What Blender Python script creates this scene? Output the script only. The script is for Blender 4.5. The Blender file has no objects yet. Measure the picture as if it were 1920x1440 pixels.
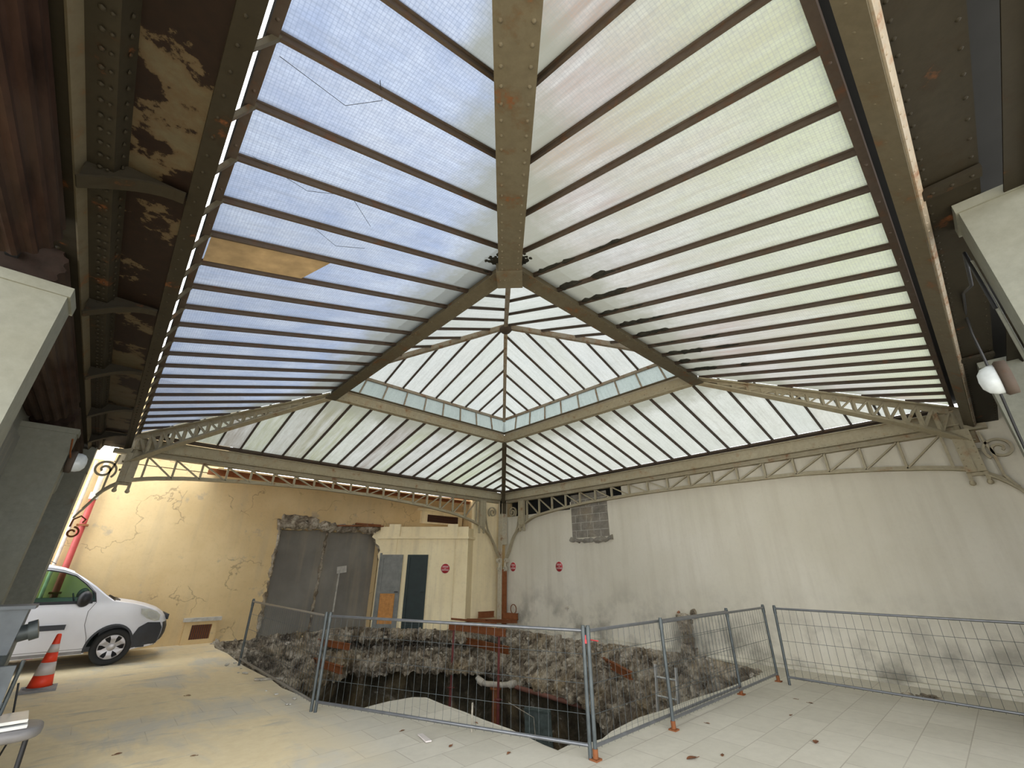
import bpy, bmesh, math, random
from mathutils import Vector, Matrix, noise
from mathutils.geometry import tessellate_polygon, delaunay_2d_cdt
random.seed(7)
PI = math.pi
V = Vector
sc = bpy.context.scene
COL = sc.collection

# ------------------------------------------------------------------ camera
F_ = V((-0.6163, -0.6738, 0.4078)); R_ = V((-0.7376, 0.6752, 0.003))
th, pt, rl = 0.741, 0.42, 0.003
def _bay(v):  # view axes (heading frame) into the courtyard's own axes
    return V((-math.cos(th)*v[0]-math.sin(th)*v[1], math.sin(th)*v[0]-math.cos(th)*v[1], v[2]))
_R0 = V((1, 0, 0)); _F0 = V((0, math.cos(pt), math.sin(pt))); _U0 = V((0, -math.sin(pt), math.cos(pt)))
_R1 = math.cos(rl)*_R0+math.sin(rl)*_U0; _U1 = -math.sin(rl)*_R0+math.cos(rl)*_U0
R_, U_, F_ = _bay(_R1), _bay(_U1), _bay(_F0)
cam = bpy.data.cameras.new('camera'); camo = bpy.data.objects.new('camera', cam); COL.objects.link(camo)
CAMP = V((10.244, 11.641, 1.70))
camo.matrix_world = Matrix(((R_[0], U_[0], -F_[0], CAMP[0]), (R_[1], U_[1], -F_[1], CAMP[1]), (R_[2], U_[2], -F_[2], CAMP[2]), (0, 0, 0, 1)))
cam.sensor_width = 36; cam.lens = 781.22/1920*36; cam.clip_start = 0.05; cam.clip_end = 500
sc.camera = camo

# ------------------------------------------------------------------ sky, exposure
w = bpy.data.worlds.new('overcast'); sc.world = w; w.use_nodes = True
nt = w.node_tree; nt.nodes.clear()
wo = nt.nodes.new('ShaderNodeOutputWorld'); bg = nt.nodes.new('ShaderNodeBackground')
tc = nt.nodes.new('ShaderNodeTexCoord'); sx = nt.nodes.new('ShaderNodeSeparateXYZ'); cr = nt.nodes.new('ShaderNodeValToRGB')
nt.links.new(tc.outputs['Generated'], sx.inputs[0]); nt.links.new(sx.outputs['Z'], cr.inputs[0])
cr.color_ramp.elements[0].position = 0.0; cr.color_ramp.elements[0].color = (0.80, 0.82, 0.84, 1)
cr.color_ramp.elements[1].position = 0.8; cr.color_ramp.elements[1].color = (0.93, 0.97, 1.0, 1)
nt.links.new(cr.outputs[0], bg.inputs[0]); bg.inputs[1].default_value = 4.0
nt.links.new(bg.outputs[0], wo.inputs[0])
sc.view_settings.view_transform = 'Standard'; sc.view_settings.look = 'None'
sc.view_settings.exposure = 0.62; sc.view_settings.gamma = 1.0; sc.view_settings.use_curve_mapping = False
sc.cycles.use_denoising = True
sc.cycles.max_bounces = 10; sc.cycles.diffuse_bounces = 6; sc.cycles.transparent_max_bounces = 12
sc.cycles.sample_clamp_indirect = 8

# ------------------------------------------------------------------ materials
MATS = {}
def nodes(name):
    m = bpy.data.materials.new(name); m.use_nodes = True; t = m.node_tree
    b = t.nodes['Principled BSDF']; MATS[name] = m
    return m, t, b
def N(t, typ, **k):
    n = t.nodes.new(typ)
    for a, v in k.items():
        if a.startswith('i_'):
            key = a[2:]
            n.inputs[int(key) if key.isdigit() else key].default_value = v
        else: setattr(n, a, v)
    return n
def ramp(t, src, stops):
    r = t.nodes.new('ShaderNodeValToRGB'); e = r.color_ramp.elements
    while len(e) < len(stops): e.new(0.5)
    for el, (p, c) in zip(e, stops):
        el.position = p; el.color = (c, c, c, 1) if isinstance(c, (int, float)) else tuple(c)+(1,)
    t.links.new(src, r.inputs[0]); return r.outputs[0]
def mixc(t, f, a, b, mode='MIX'):
    n = t.nodes.new('ShaderNodeMix'); n.data_type = 'RGBA'; n.blend_type = mode
    for s, v in ((0, f), (6, a), (7, b)):
        if hasattr(v, 'is_output'): t.links.new(v, n.inputs[s])
        elif isinstance(v, (int, float)) : n.inputs[s].default_value = v
        else: n.inputs[s].default_value = tuple(v)+(1,)
    return n.outputs[2]
def coords(t, scale=(1, 1, 1), kind='Object'):
    c = t.nodes.new('ShaderNodeTexCoord'); mp = t.nodes.new('ShaderNodeMapping'); mp.inputs['Scale'].default_value = scale
    if kind == 'World':
        g = t.nodes.new('ShaderNodeNewGeometry'); t.links.new(g.outputs['Position'], mp.inputs[0])
    else: t.links.new(c.outputs[kind], mp.inputs[0])
    return mp.outputs[0]
def noi(t, vec, scale, detail=5, rough=.55, dist=0):
    n = t.nodes.new('ShaderNodeTexNoise'); n.inputs['Scale'].default_value = scale; n.inputs['Detail'].default_value = detail
    n.inputs['Roughness'].default_value = rough; n.inputs['Distortion'].default_value = dist
    t.links.new(vec, n.inputs['Vector']); return n.outputs[0]
def bump(t, b, h, s=.3, d=.02):
    n = t.nodes.new('ShaderNodeBump'); n.inputs['Strength'].default_value = s; n.inputs['Distance'].default_value = d
    t.links.new(h, n.inputs['Height']); t.links.new(n.outputs[0], b.inputs['Normal'])
def plain(name, c, rough=.6, metal=0, var=.12, sc_=6):
    m, t, b = nodes(name); v = coords(t, kind='World'); n = noi(t, v, sc_)
    d = tuple(x*(1-var*2) for x in c); l = tuple(min(1, x*(1+var)) for x in c)
    t.links.new(mixc(t, ramp(t, n, [(.3, 0.), (.7, 1.)]), d, l), b.inputs['Base Color'])
    b.inputs['Roughness'].default_value = rough; b.inputs['Metallic'].default_value = metal
    return m
def painted(name, c, rust=.5, lo=.60, hi=.66, scale=3.0, darkc=(.045, .018, .008), rough=.6, rustc=(.30, .10, .03)):
    """old oil paint over iron, with rust coming through in patches"""
    m, t, b = nodes(name); v = coords(t, kind='World')
    n1 = noi(t, v, scale, 8, .65); n2 = noi(t, v, 14, 6, .7); n3 = noi(t, v, .9, 3)
    base = mixc(t, ramp(t, n2, [(.3, 0.), (.7, 1.)]), tuple(x*.82 for x in c), tuple(min(1, x*1.08) for x in c))
    base = mixc(t, ramp(t, n3, [(.35, 0.), (.75, .5)]), base, (c[0]*.8, c[1]*.72, c[2]*.58))
    rc = mixc(t, n2, rustc, darkc)
    mask = ramp(t, n1, [(lo, 0.), (hi, rust)])
    halo = ramp(t, n1, [(lo-.07, 0.), (lo, .45*rust)])
    base = mixc(t, halo, base, tuple(x*k for x, k in zip(c, (.75, .45, .25))))
    t.links.new(mixc(t, mask, base, rc), b.inputs['Base Color'])
    b.inputs['Roughness'].default_value = rough; b.inputs['Specular IOR Level'].default_value = .12
    bump(t, b, n1, .25, .01)
    return m
colp = painted('pale_column_paint', (.52, .48, .38), .7, .60, .66, 4)
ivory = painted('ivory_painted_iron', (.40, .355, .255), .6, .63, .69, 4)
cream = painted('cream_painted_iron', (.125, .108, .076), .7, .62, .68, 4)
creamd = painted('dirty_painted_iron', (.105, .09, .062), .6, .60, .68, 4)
barm = painted('brown_glazing_iron', (.085, .066, .054), .35, .58, .72, 8, (.03, .015, .008))
shade_paint = painted('shade_dark_girder_paint', (.026, .022, .015), .6, .62, .70, 4)  # darker copy of the girder paint; gallery shade is put into the colour
barlight = painted('pale_glazing_iron', (.32, .28, .225), .7, .56, .66, 8)
peel = painted('peeling_soffit_paint', (.075, .064, .042), 1.0, .475, .49, 1.55, (.004, .003, .003), rustc=(.018, .009, .005))
postm = painted('white_post_paint', (.20, .205, .175), .5, .70, .76, 3)
rustm = painted('rusty_iron', (.22, .085, .035), .8, .50, .62, 6)
orange = painted('red_lead_iron', (.25, .095, .040), .6, .55, .65, 6)
redox = plain('red_oxide_paint', (.17, .035, .03), .6)
galv = plain('galvanised_steel', (.085, .098, .10), .45, .3, .15, 9)
galvl = plain('galvanised_rail', (.20, .205, .215), .32, .6, .1, 9)
greendk = plain('dark_green_paint', (.010, .022, .020), .55)
greyd = plain('grey_door_paint', (.20, .20, .18), .6)
ply = plain('orange_plywood', (.50, .22, .05), .6, 0, .12, 12)
black = plain('black_plastic', (.012, .012, .014), .5)
charcoal = plain('charcoal_plastic', (.035, .037, .045), .55)
greyb = plain('grey_enclosure', (.11, .125, .14), .5)
greyp = plain('grey_seat_plastic', (.22, .21, .21), .45)
blackv = plain('void_black', (.01, .01, .01), .9)
alu = plain('aluminium', (.62, .63, .62), .35, .6, .08)
whitep = plain('white_enamel', (.72, .72, .70), .4)
redpipe = plain('red_pipe_paint', (.42, .06, .05), .45)
carw = plain('white_car_paint', (.74, .74, .79), .22, 0, .03, 2)
tyre = plain('tyre_rubber', (.018, .018, .018), .8)
hub = plain('wheel_cover_silver', (.42, .40, .40), .35, .3)
conem = plain('cone_orange', (.88, .055, .015), .5, 0, .04)
conew = plain('cone_band', (.62, .56, .53), .4, 0, .06)
leafm = plain('dead_leaf', (.20, .07, .02), .8, 0, .3, 20)
clay = plain('terracotta', (.30, .13, .07), .8)
bulb = plain('frosted_lamp_glass', (.62, .66, .68), .25)
board = plain('green_board_paint', (.055, .075, .068), .5, 0, .2, 12)
signred = plain('sign_red', (.42, .02, .025), .4, 0, .03)
signwhite = plain('sign_white', (.75, .66, .66), .5, 0, .03)
conc = plain('pale_concrete', (.50, .47, .41), .9, 0, .15, 8)
pvc = plain('pale_pipe', (.55, .50, .42), .5, 0, .15)
woodw = plain('weathered_wood', (.40, .36, .29), .8, 0, .2, 14)
def glassy(name, c, rough=.05, alpha=.35):
    m = bpy.data.materials.new(name); m.use_nodes = True; t = m.node_tree; t.nodes.clear()
    o = N(t, 'ShaderNodeOutputMaterial'); g = N(t, 'ShaderNodeBsdfGlossy', i_Roughness=rough); tr = N(t, 'ShaderNodeBsdfTransparent')
    tr.inputs[0].default_value = c+(1,); mx = N(t, 'ShaderNodeMixShader'); fr = N(t, 'ShaderNodeFresnel', i_IOR=1.5)
    t.links.new(fr.outputs[0], mx.inputs[0]); t.links.new(tr.outputs[0], mx.inputs[1]); t.links.new(g.outputs[0], mx.inputs[2])
    t.links.new(mx.outputs[0], o.inputs[0]); return m
carglass = glassy('tinted_window_glass', (.55, .78, .62))

def corrug():
    m, t, b = nodes('weathered_shutter_slats'); v = coords(t, (1, .25, 1), 'World')
    n = noi(t, v, 9, 7, .65); n2 = noi(t, v, 2.5, 4)
    c = mixc(t, ramp(t, n, [(.3, 0.), (.7, 1.)]), (.009, .0045, .0035), (.036, .019, .014))
    t.links.new(mixc(t, ramp(t, n2, [(.4, 0.), (.65, .6)]), c, (.055, .043, .035)), b.inputs['Base Color']); b.inputs['Roughness'].default_value = .9; b.inputs['Specular IOR Level'].default_value = .1
    return m
corr = corrug()

def wall_white():
    m, t, b = nodes('pale_render_wall'); v = coords(t, kind='World')
    vs = coords(t, (1, 2.2, .16), 'World')
    n1 = noi(t, v, .55, 5); n2 = noi(t, vs, 2.2, 6, .6); n3 = noi(t, v, 14, 6, .7); n4 = noi(t, v, 1.6, 8, .6)
    c = mixc(t, ramp(t, n1, [(.35, 0.), (.7, 1.)]), (.60, .56, .455), (.68, .64, .545))
    c = mixc(t, ramp(t, n2, [(.45, 0.), (.75, .45)]), c, (.49, .445, .35))
    c = mixc(t, ramp(t, n3, [(.5, 0.), (.8, .2)]), c, (.46, .42, .35))
    # damp soot patches near the ground
    sp = N(t, 'ShaderNodeSeparateXYZ'); g = N(t, 'ShaderNodeNewGeometry'); t.links.new(g.outputs['Position'], sp.inputs[0])
    z = N(t, 'ShaderNodeMapRange', i_1=.15, i_2=1.5, i_3=1.0, i_4=0.0); t.links.new(sp.outputs['Z'], z.inputs[0])
    mu = N(t, 'ShaderNodeMath', operation='MULTIPLY'); t.links.new(z.outputs[0], mu.inputs[0]); t.links.new(ramp(t, n4, [(.46, 0.), (.66, .8)]), mu.inputs[1])
    c = mixc(t, mu.outputs[0], c, (.17, .155, .125))
    t.links.new(c, b.inputs['Base Color']); b.inputs['Roughness'].default_value = .9
    bump(t, b, n3, .25, .01); return m
wwhite = wall_white()
def wall_yellow(name, ca, cb, crack=True):
    m, t, b = nodes(name); v = coords(t, kind='World'); vs = coords(t, (2.2, 2.2, .2), 'World')
    n1 = noi(t, v, .8, 5); n2 = noi(t, vs, 1.8, 5); n3 = noi(t, v, 11, 7, .7)
    c = mixc(t, ramp(t, n1, [(.35, 0.), (.68, 1.)]), ca, cb)
    c = mixc(t, ramp(t, n2, [(.5, 0.), (.75, .35)]), c, (.40, .33, .22))
    c = mixc(t, ramp(t, n3, [(.52, 0.), (.8, .22)]), c, (.28, .21, .13))
    if crack:
        vo = N(t, 'ShaderNodeTexVoronoi', feature='DISTANCE_TO_EDGE', i_Scale=.85)
        vd = N(t, 'ShaderNodeVectorMath', operation='ADD'); nn = N(t, 'ShaderNodeTexNoise', i_Scale=3.0, i_Detail=8.0)
        t.links.new(v, nn.inputs['Vector']); t.links.new(v, vd.inputs[0]); sc2 = N(t, 'ShaderNodeVectorMath', operation='SCALE'); sc2.inputs['Scale'].default_value = .5
        t.links.new(nn.outputs[1], sc2.inputs[0]); t.links.new(sc2.outputs[0], vd.inputs[1]); t.links.new(vd.outputs[0], vo.inputs['Vector'])
        k = ramp(t, vo.outputs[0], [(0.0, .55), (.010, 0.)])
        mk = N(t, 'ShaderNodeMath', operation='MULTIPLY'); t.links.new(k, mk.inputs[0]); t.links.new(ramp(t, noi(t, v, 1.3, 3), [(.5, 0.), (.56, 1.)]), mk.inputs[1])
        c = mixc(t, mk.outputs[0], c, (.10, .07, .04))
        c = mixc(t, ramp(t, noi(t, v, 2.4, 8, .6), [(.62, 0.), (.70, .55)]), c, (.30, .27, .22))
    t.links.new(c, b.inputs['Base Color']); b.inputs['Roughness'].default_value = .9
    bump(t, b, n3, .3, .015); return m
wyel = wall_yellow('yellow_render_wall', (.58, .42, .21), (.69, .52, .28))
wporch = wall_yellow('cream_porch_render', (.78, .65, .40), (.86, .74, .48), False)
wgrey = wall_yellow('grey_bare_render', (.17, .155, .13), (.26, .24, .205), False)
wfar = wall_yellow('pale_far_render', (.62, .56, .50), (.72, .66, .60), False)
wpanel = wall_yellow('grey_panel_paint', (.15, .15, .13), (.19, .19, .17), False)

def rubble(name, lo, mid, hi, sc_=3.2):
    m, t, b = nodes(name); v = coords(t, kind='World')
    n1 = noi(t, v, sc_, 10, .68, .6); n2 = noi(t, v, sc_*5, 8, .7); n3 = noi(t, v, .9, 3)
    c = ramp(t, n1, [(.36, lo), (.47, mid), (.58, hi), (.68, (.66, .60, .49))])
    c = mixc(t, ramp(t, n2, [(.35, .0), (.7, .5)]), c, tuple(x*.45 for x in mid))
    c = mixc(t, ramp(t, n3, [(.52, 0.), (.66, .5)]), c, (.36, .26, .13))
    c = mixc(t, ramp(t, noi(t, v, 1.5, 5), [(.52, 0.), (.64, .6)]), c, tuple(x*1.2 for x in lo))
    t.links.new(c, b.inputs['Base Color']); b.inputs['Roughness'].default_value = .95
    bump(t, b, n2, .9, .05); return m
rub = rubble('broken_masonry', (.055, .038, .025), (.29, .235, .165), (.56, .49, .385))
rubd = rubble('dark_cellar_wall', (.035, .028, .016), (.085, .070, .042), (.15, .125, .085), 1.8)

def floor_mat():
    m, t, b = nodes('stone_paving'); v = coords(t, kind='World')
    rot = N(t, 'ShaderNodeMapping'); rot.inputs['Rotation'].default_value = (0, 0, 0); t.links.new(v, rot.inputs[0])
    br = N(t, 'ShaderNodeTexBrick', offset=.5); t.links.new(rot.outputs[0], br.inputs['Vector'])
    for k, x in (('Scale', 1.0), ('Mortar Size', .006), ('Mortar Smooth', .3), ('Brick Width', .62), ('Row Height', .40), ('Bias', 0.)): br.inputs[k].default_value = x
    br.inputs['Color1'].default_value = (.50, .465, .38, 1); br.inputs['Color2'].default_value = (.58, .54, .45, 1); br.inputs['Mortar'].default_value = (.36, .32, .255, 1)
    n1 = noi(t, v, .7, 6); n2 = noi(t, v, 7, 8, .7); n3 = noi(t, coords(t, (1.0, .45, 1), 'World'), 1.3, 8, .62, .5)
    c = mixc(t, ramp(t, n2, [(.4, 0.), (.75, .35)]), br.outputs[0], (.34, .31, .25))
    c = mixc(t, ramp(t, n1, [(.35, .0), (.7, .4)]), c, (.64, .60, .51))
    # sand spread on the vehicle side (left) of the yard
    sp = N(t, 'ShaderNodeSeparateXYZ'); t.links.new(v, sp.inputs[0])
    s1 = N(t, 'ShaderNodeMath', operation='MULTIPLY_ADD'); t.links.new(sp.outputs['Y'], s1.inputs[0]); s1.inputs[1].default_value = -.12; t.links.new(sp.outputs['X'], s1.inputs[2])
    mr = N(t, 'ShaderNodeMapRange', i_1=6.6, i_2=7.6, i_3=0.0, i_4=1.0); t.links.new(s1.outputs[0], mr.inputs[0])
    mu = N(t, 'ShaderNodeMath', operation='MULTIPLY'); t.links.new(mr.outputs[0], mu.inputs[0]); t.links.new(ramp(t, n3, [(.36, .15), (.52, 1.)]), mu.inputs[1])
    c = mixc(t, mu.outputs[0], c, mixc(t, n2, (.62, .48, .27), (.86, .73, .48)))
    m3 = N(t, 'ShaderNodeMath', operation='MULTIPLY'); t.links.new(mr.outputs[0], m3.inputs[0]); t.links.new(ramp(t, noi(t, coords(t, (.5, 1.3, 1), 'World'), 1.9, 8, .7), [(.56, 0.), (.66, .55)]), m3.inputs[1])
    c = mixc(t, m3.outputs[0], c, (.36, .345, .31))
    t.links.new(c, b.inputs['Base Color']); b.inputs['Roughness'].default_value = .85
    h = N(t, 'ShaderNodeMath', operation='ADD'); t.links.new(br.outputs[1], h.inputs[0]); t.links.new(n2, h.inputs[1]); bump(t, b, h.outputs[0], -.2, .008)
    return m
flo = floor_mat()

GT = .285   # how much daylight the dirty sheets let through
def pane_mat(name, ca, cb, stain, stain_amt=.5, ribs=.35, moss=.0, clear=.12, stain2=None, eave=None):
    """dirty wired glass: lets the daylight through, scattering it"""
    m = bpy.data.materials.new(name); m.use_nodes = True; t = m.node_tree; t.nodes.clear()
    o = N(t, 'ShaderNodeOutputMaterial'); tl = N(t, 'ShaderNodeBsdfTranslucent'); tp = N(t, 'ShaderNodeBsdfTransparent'); df = N(t, 'ShaderNodeBsdfDiffuse')
    uv = N(t, 'ShaderNodeUVMap', uv_map='metres'); uv2 = N(t, 'ShaderNodeUVMap', uv_map='fraction')
    oi = N(t, 'ShaderNodeObjectInfo')
    off = N(t, 'ShaderNodeVectorMath', operation='SCALE'); t.links.new(oi.outputs['Location'], off.inputs[0])
    rv = N(t, 'ShaderNodeCombineXYZ'); rm = N(t, 'ShaderNodeMath', operation='MULTIPLY', i_1=37.0); t.links.new(oi.outputs['Random'], rm.inputs[0]); t.links.new(rm.outputs[0], rv.inputs[2])
    ad = N(t, 'ShaderNodeVectorMath', operation='ADD'); t.links.new(uv.outputs[0], ad.inputs[0]); t.links.new(rv.outputs[0], ad.inputs[1])
    st = N(t, 'ShaderNodeMapping'); st.inputs['Scale'].default_value = (9, .7, 1); t.links.new(ad.outputs[0], st.inputs[0])
    streak = noi(t, st.outputs[0], 1.0, 8, .65); blot = noi(t, ad.outputs[0], 1.6, 7, .6); fine = noi(t, ad.outputs[0], 30, 3, .7)
    c = mixc(t, ramp(t, blot, [(.35, 0.), (.65, 1.)]), ca, cb)
    c = mixc(t, ramp(t, noi(t, st.outputs[0], 2.3, 9, .75), [(.45, 0.), (.75, .45)]), c, tuple(x*.55 for x in stain))
    # each sheet of glass has aged differently
    pr_ = ramp(t, oi.outputs['Random'], [(0., .15), (.18, .35), (.33, .9), (.48, .2), (.62, .5), (.75, 1.), (.88, .3), (1., .7)])
    ml = N(t, 'ShaderNodeMath', operation='MULTIPLY', i_1=stain_amt); t.links.new(pr_, ml.inputs[0])
    m2 = N(t, 'ShaderNodeMath', operation='MULTIPLY'); t.links.new(ml.outputs[0], m2.inputs[0]); t.links.new(ramp(t, streak, [(.3, .15), (.65, 1.)]), m2.inputs[1])
    fr_ = N(t, 'ShaderNodeMath', operation='MULTIPLY', i_1=7.3); t.links.new(oi.outputs['Random'], fr_.inputs[0]); fr2 = N(t, 'ShaderNodeMath', operation='FRACT'); t.links.new(fr_.outputs[0], fr2.inputs[0])
    c = mixc(t, m2.outputs[0], c, mixc(t, fr2.outputs[0], stain, stain2 or stain))
    if eave:
        s0 = N(t, 'ShaderNodeSeparateXYZ'); t.links.new(uv2.outputs[0], s0.inputs[0]); e0 = N(t, 'ShaderNodeMath', operation='MULTIPLY_ADD', i_1=.5); t.links.new(blot, e0.inputs[0]); t.links.new(s0.outputs['Y'], e0.inputs[2])
        c = mixc(t, ramp(t, e0.outputs[0], [(.2, .85), (.85, 0.)]), c, eave)
    c = mixc(t, ramp(t, fine, [(.42, 0.), (.7, .35)]), c, tuple(x*.6 for x in ca))
    s1 = N(t, 'ShaderNodeSeparateXYZ'); t.links.new(uv.outputs[0], s1.inputs[0])
    for ax in ('X', 'Y'):
        a = N(t, 'ShaderNodeMath', operation='MULTIPLY', i_1=2*PI/.024); t.links.new(s1.outputs[ax], a.inputs[0])
        s = N(t, 'ShaderNodeMath', operation='SINE'); t.links.new(a.outputs[0], s.inputs[0])
        c = mixc(t, ramp(t, s.outputs[0], [(.55, 0.), (1., ribs)]), c, tuple(x*.62 for x in ca))
    s2 = N(t, 'ShaderNodeSeparateXYZ'); t.links.new(uv2.outputs[0], s2.inputs[0])
    if moss > 0:
        add = N(t, 'ShaderNodeMath', operation='MULTIPLY_ADD', i_1=.28); t.links.new(noi(t, ad.outputs[0], 3.5, 8, .65), add.inputs[0]); t.links.new(s2.outputs['Y'], add.inputs[2])
        c = mixc(t, ramp(t, add.outputs[0], [(.84, 0.), (1.04, .8)]), c, (.27, .265, .20))
        c = mixc(t, ramp(t, add.outputs[0], [(1.045, 0.), (1.06, moss)]), c, (.02, .02, .014))
    c = mixc(t, 1.0, c, (GT, GT, GT), 'MULTIPLY')
    t.links.new(c, tl.inputs[0]); t.links.new(mixc(t, .25, c, (.20, .235, .27)), tp.inputs[0]); t.links.new(mixc(t, .5, c, (.2, .2, .2)), df.inputs[0])
    mx = N(t, 'ShaderNodeMixShader', i_0=clear); t.links.new(tl.outputs[0], mx.inputs[1]); t.links.new(tp.outputs[0], mx.inputs[2])
    m4 = N(t, 'ShaderNodeMixShader', i_0=.10); t.links.new(mx.outputs[0], m4.inputs[1]); t.links.new(df.outputs[0], m4.inputs[2])
    t.links.new(m4.outputs[0], o.inputs[0]); return m
g_blue = pane_mat('ribbed_sky_tinted_glass', (.38, .45, .62), (.60, .65, .75), (.40, .39, .38), .45, .42, .95, .14, (.5, .5, .56))  # blue of the sky behind the sheets is put into the glass colour
g_right = pane_mat('stained_wired_glass', (.50, .495, .46), (.66, .655, .62), (.40, .34, .24), 1.3, .34, .95, .08, (.36, .26, .21), (.50, .53, .33))
g_far = pane_mat('streaked_greenish_glass', (.50, .51, .46), (.60, .60, .56), (.23, .18, .15), 1.2, .10, .2, .05, (.34, .37, .18))
g_farr = pane_mat('milky_glass', (.56, .56, .49), (.63, .63, .57), (.42, .38, .30), .75, .10, .2, .05, (.40, .42, .38))
g_lan = pane_mat('clean_wired_glass', (.56, .57, .54), (.62, .62, .58), (.44, .42, .34), .6, .08, 0, .06, (.42, .46, .34))
g_cler = pane_mat('pale_green_glass', (.50, .57, .52), (.56, .62, .57), (.40, .45, .42), .5, .1, 0, .06)

# ------------------------------------------------------------------ mesh builder
def frame(d, up=V((0, 0, 1))):
    d = V(d).normalized()
    if abs(d.dot(up)) > .999: up = V((1, 0, 0))
    s = d.cross(up).normalized(); u = s.cross(d).normalized()
    return d, s, u
class MB:
    def __init__(self): self.v = []; self.f = []; self.sm = []; self.mi = []; self.cur = 0
    def add(self, vs, fs, smooth=False):
        o = len(self.v); self.v += [V(x) for x in vs]
        for f in fs: self.f.append([o+i for i in f]); self.sm.append(smooth); self.mi.append(self.cur)
    def box(self, lo, hi):
        a, b = V(lo), V(hi)
        vs = [(x, y, z) for x in (a.x, b.x) for y in (a.y, b.y) for z in (a.z, b.z)]
        self.add(vs, [(0, 1, 3, 2), (4, 6, 7, 5), (0, 4, 5, 1), (2, 3, 7, 6), (0, 2, 6, 4), (1, 5, 7, 3)]); return self
    def bar(self, p, q, w_, h, up=V((0, 0, 1)), off=(0, 0)):
        p, q = V(p), V(q); d, s, u = frame(q-p, V(up)); c = s*off[0]+u*off[1]
        vs = [e+c+s*(a*w_/2)+u*(b*h/2) for e in (p, q) for a, b in ((-1, -1), (1, -1), (1, 1), (-1, 1))]
        self.add(vs, [(0, 3, 2, 1), (4, 5, 6, 7), (0, 1, 5, 4), (1, 2, 6, 5), (2, 3, 7, 6), (3, 0, 4, 7)]); return self
    def ibeam(self, p, q, w_, h, t=.012, up=V((0, 0, 1))):
        self.bar(p, q, w_, t, up, (0, h/2-t/2)); self.bar(p, q, w_, t, up, (0, -h/2+t/2)); self.bar(p, q, t, h-2*t, up); return self
    def ribbon(self, pts, w_, h, side):
        """a flat bar following pts; side = direction of its width"""
        pts = [V(p) for p in pts]; side = V(side).normalized(); n = len(pts); vs = []
        for i, p in enumerate(pts):
            d = (pts[min(i+1, n-1)]-pts[max(i-1, 0)]).normalized(); u = side.cross(d).normalized()
            vs += [p+side*(a*w_/2)+u*(b*h/2) for a, b in ((-1, -1), (1, -1), (1, 1), (-1, 1))]
        fs = [(0, 3, 2, 1), (4*n-4, 4*n-3, 4*n-2, 4*n-1)]
        for i in range(n-1):
            for k in range(4): fs.append((4*i+k, 4*i+(k+1) % 4, 4*i+4+(k+1) % 4, 4*i+4+k))
        self.add(vs, fs); return self
    def tube(self, pts, r, n=10, cap=True):
        pts = [V(p) for p in pts]; m = len(pts); rs = r if isinstance(r, (list, tuple)) else [r]*m; vs = []
        s_prev = None
        for i, p in enumerate(pts):
            d = (pts[min(i+1, m-1)]-pts[max(i-1, 0)]).normalized()
            if s_prev is None: _, s, u = frame(d)
            else: s = (s_prev-d*s_prev.dot(d)).normalized(); u = s.cross(d)
            s_prev = s
            vs += [p+(s*math.cos(2*PI*k/n)+u*math.sin(2*PI*k/n))*rs[i] for k in range(n)]
        fs = [(i*n+k, i*n+(k+1) % n, (i+1)*n+(k+1) % n, (i+1)*n+k) for i in range(m-1) for k in range(n)]
        self.add(vs, fs, True)
        if cap: self.add(vs[:n], [tuple(range(n))[::-1]]); self.add(vs[-n:], [tuple(range(n))])
        return self
    def lathe(self, c, axis, prof, n=20):
        """prof: (radius, distance along axis)"""
        d, s, u = frame(axis); c = V(c); vs = []
        for r, h in prof: vs += [c+d*h+(s*math.cos(2*PI*k/n)+u*math.sin(2*PI*k/n))*r for k in range(n)]
        m = len(prof); self.add(vs, [(i*n+k, i*n+(k+1) % n, (i+1)*n+(k+1) % n, (i+1)*n+k) for i in range(m-1) for k in range(n)], True)
        return self
    def prism(self, pts, ext):
        """planar polygon pts pushed along ext"""
        pts = [V(p) for p in pts]; ext = V(ext); n = len(pts)
        tr = tessellate_polygon([pts]); vs = pts+[p+ext for p in pts]
        fs = [tuple(x) for x in tr]+[tuple(i+n for i in x)[::-1] for x in tr]+[(i, (i+1) % n, n+(i+1) % n, n+i) for i in range(n)]
        self.add(vs, fs); return self
    def rivet(self, p, nrm, r=.014):
        d, s, u = frame(nrm); p = V(p); k6 = [(math.cos(PI*k/3), math.sin(PI*k/3)) for k in range(6)]
        vs = [p+(s*a+u*b)*r for a, b in k6]+[p+d*r*.6+(s*a+u*b)*r*.6 for a, b in k6]+[p+d*r*.8]
        self.add(vs, [(k, (k+1) % 6, 6+(k+1) % 6, 6+k) for k in range(6)]+[(6+k, 6+(k+1) % 6, 12) for k in range(6)], True); return self
    def rivets(self, p, q, step, nrm, r=.014):
        p, q = V(p), V(q); n = max(1, int((q-p).length/step))
        for i in range(n+1): self.rivet(p+(q-p)*((i+.5)/(n+1)), nrm, r)
        return self
    def build(self, name, mat, parent=None, loc=None):
        me = bpy.data.meshes.new(name); me.from_pydata([tuple(x) for x in self.v], [], self.f)
        mats = mat if isinstance(mat, (list, tuple)) else [mat]
        for mm in mats: me.materials.append(mm)
        for p, s, k in zip(me.polygons, self.sm, self.mi): p.use_smooth = s; p.material_index = k
        bm = bmesh.new(); bm.from_mesh(me); bmesh.ops.recalc_face_normals(bm, faces=bm.faces); bm.to_mesh(me); bm.free()
        o = bpy.data.objects.new(name, me); COL.objects.link(o)
        if parent is not None:
            o.parent = parent; o.matrix_parent_inverse = Matrix.Translation(-parent.location) if parent.rotation_euler.z == 0 and not parent.get('local') else Matrix.Identity(4)
        return o
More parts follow.
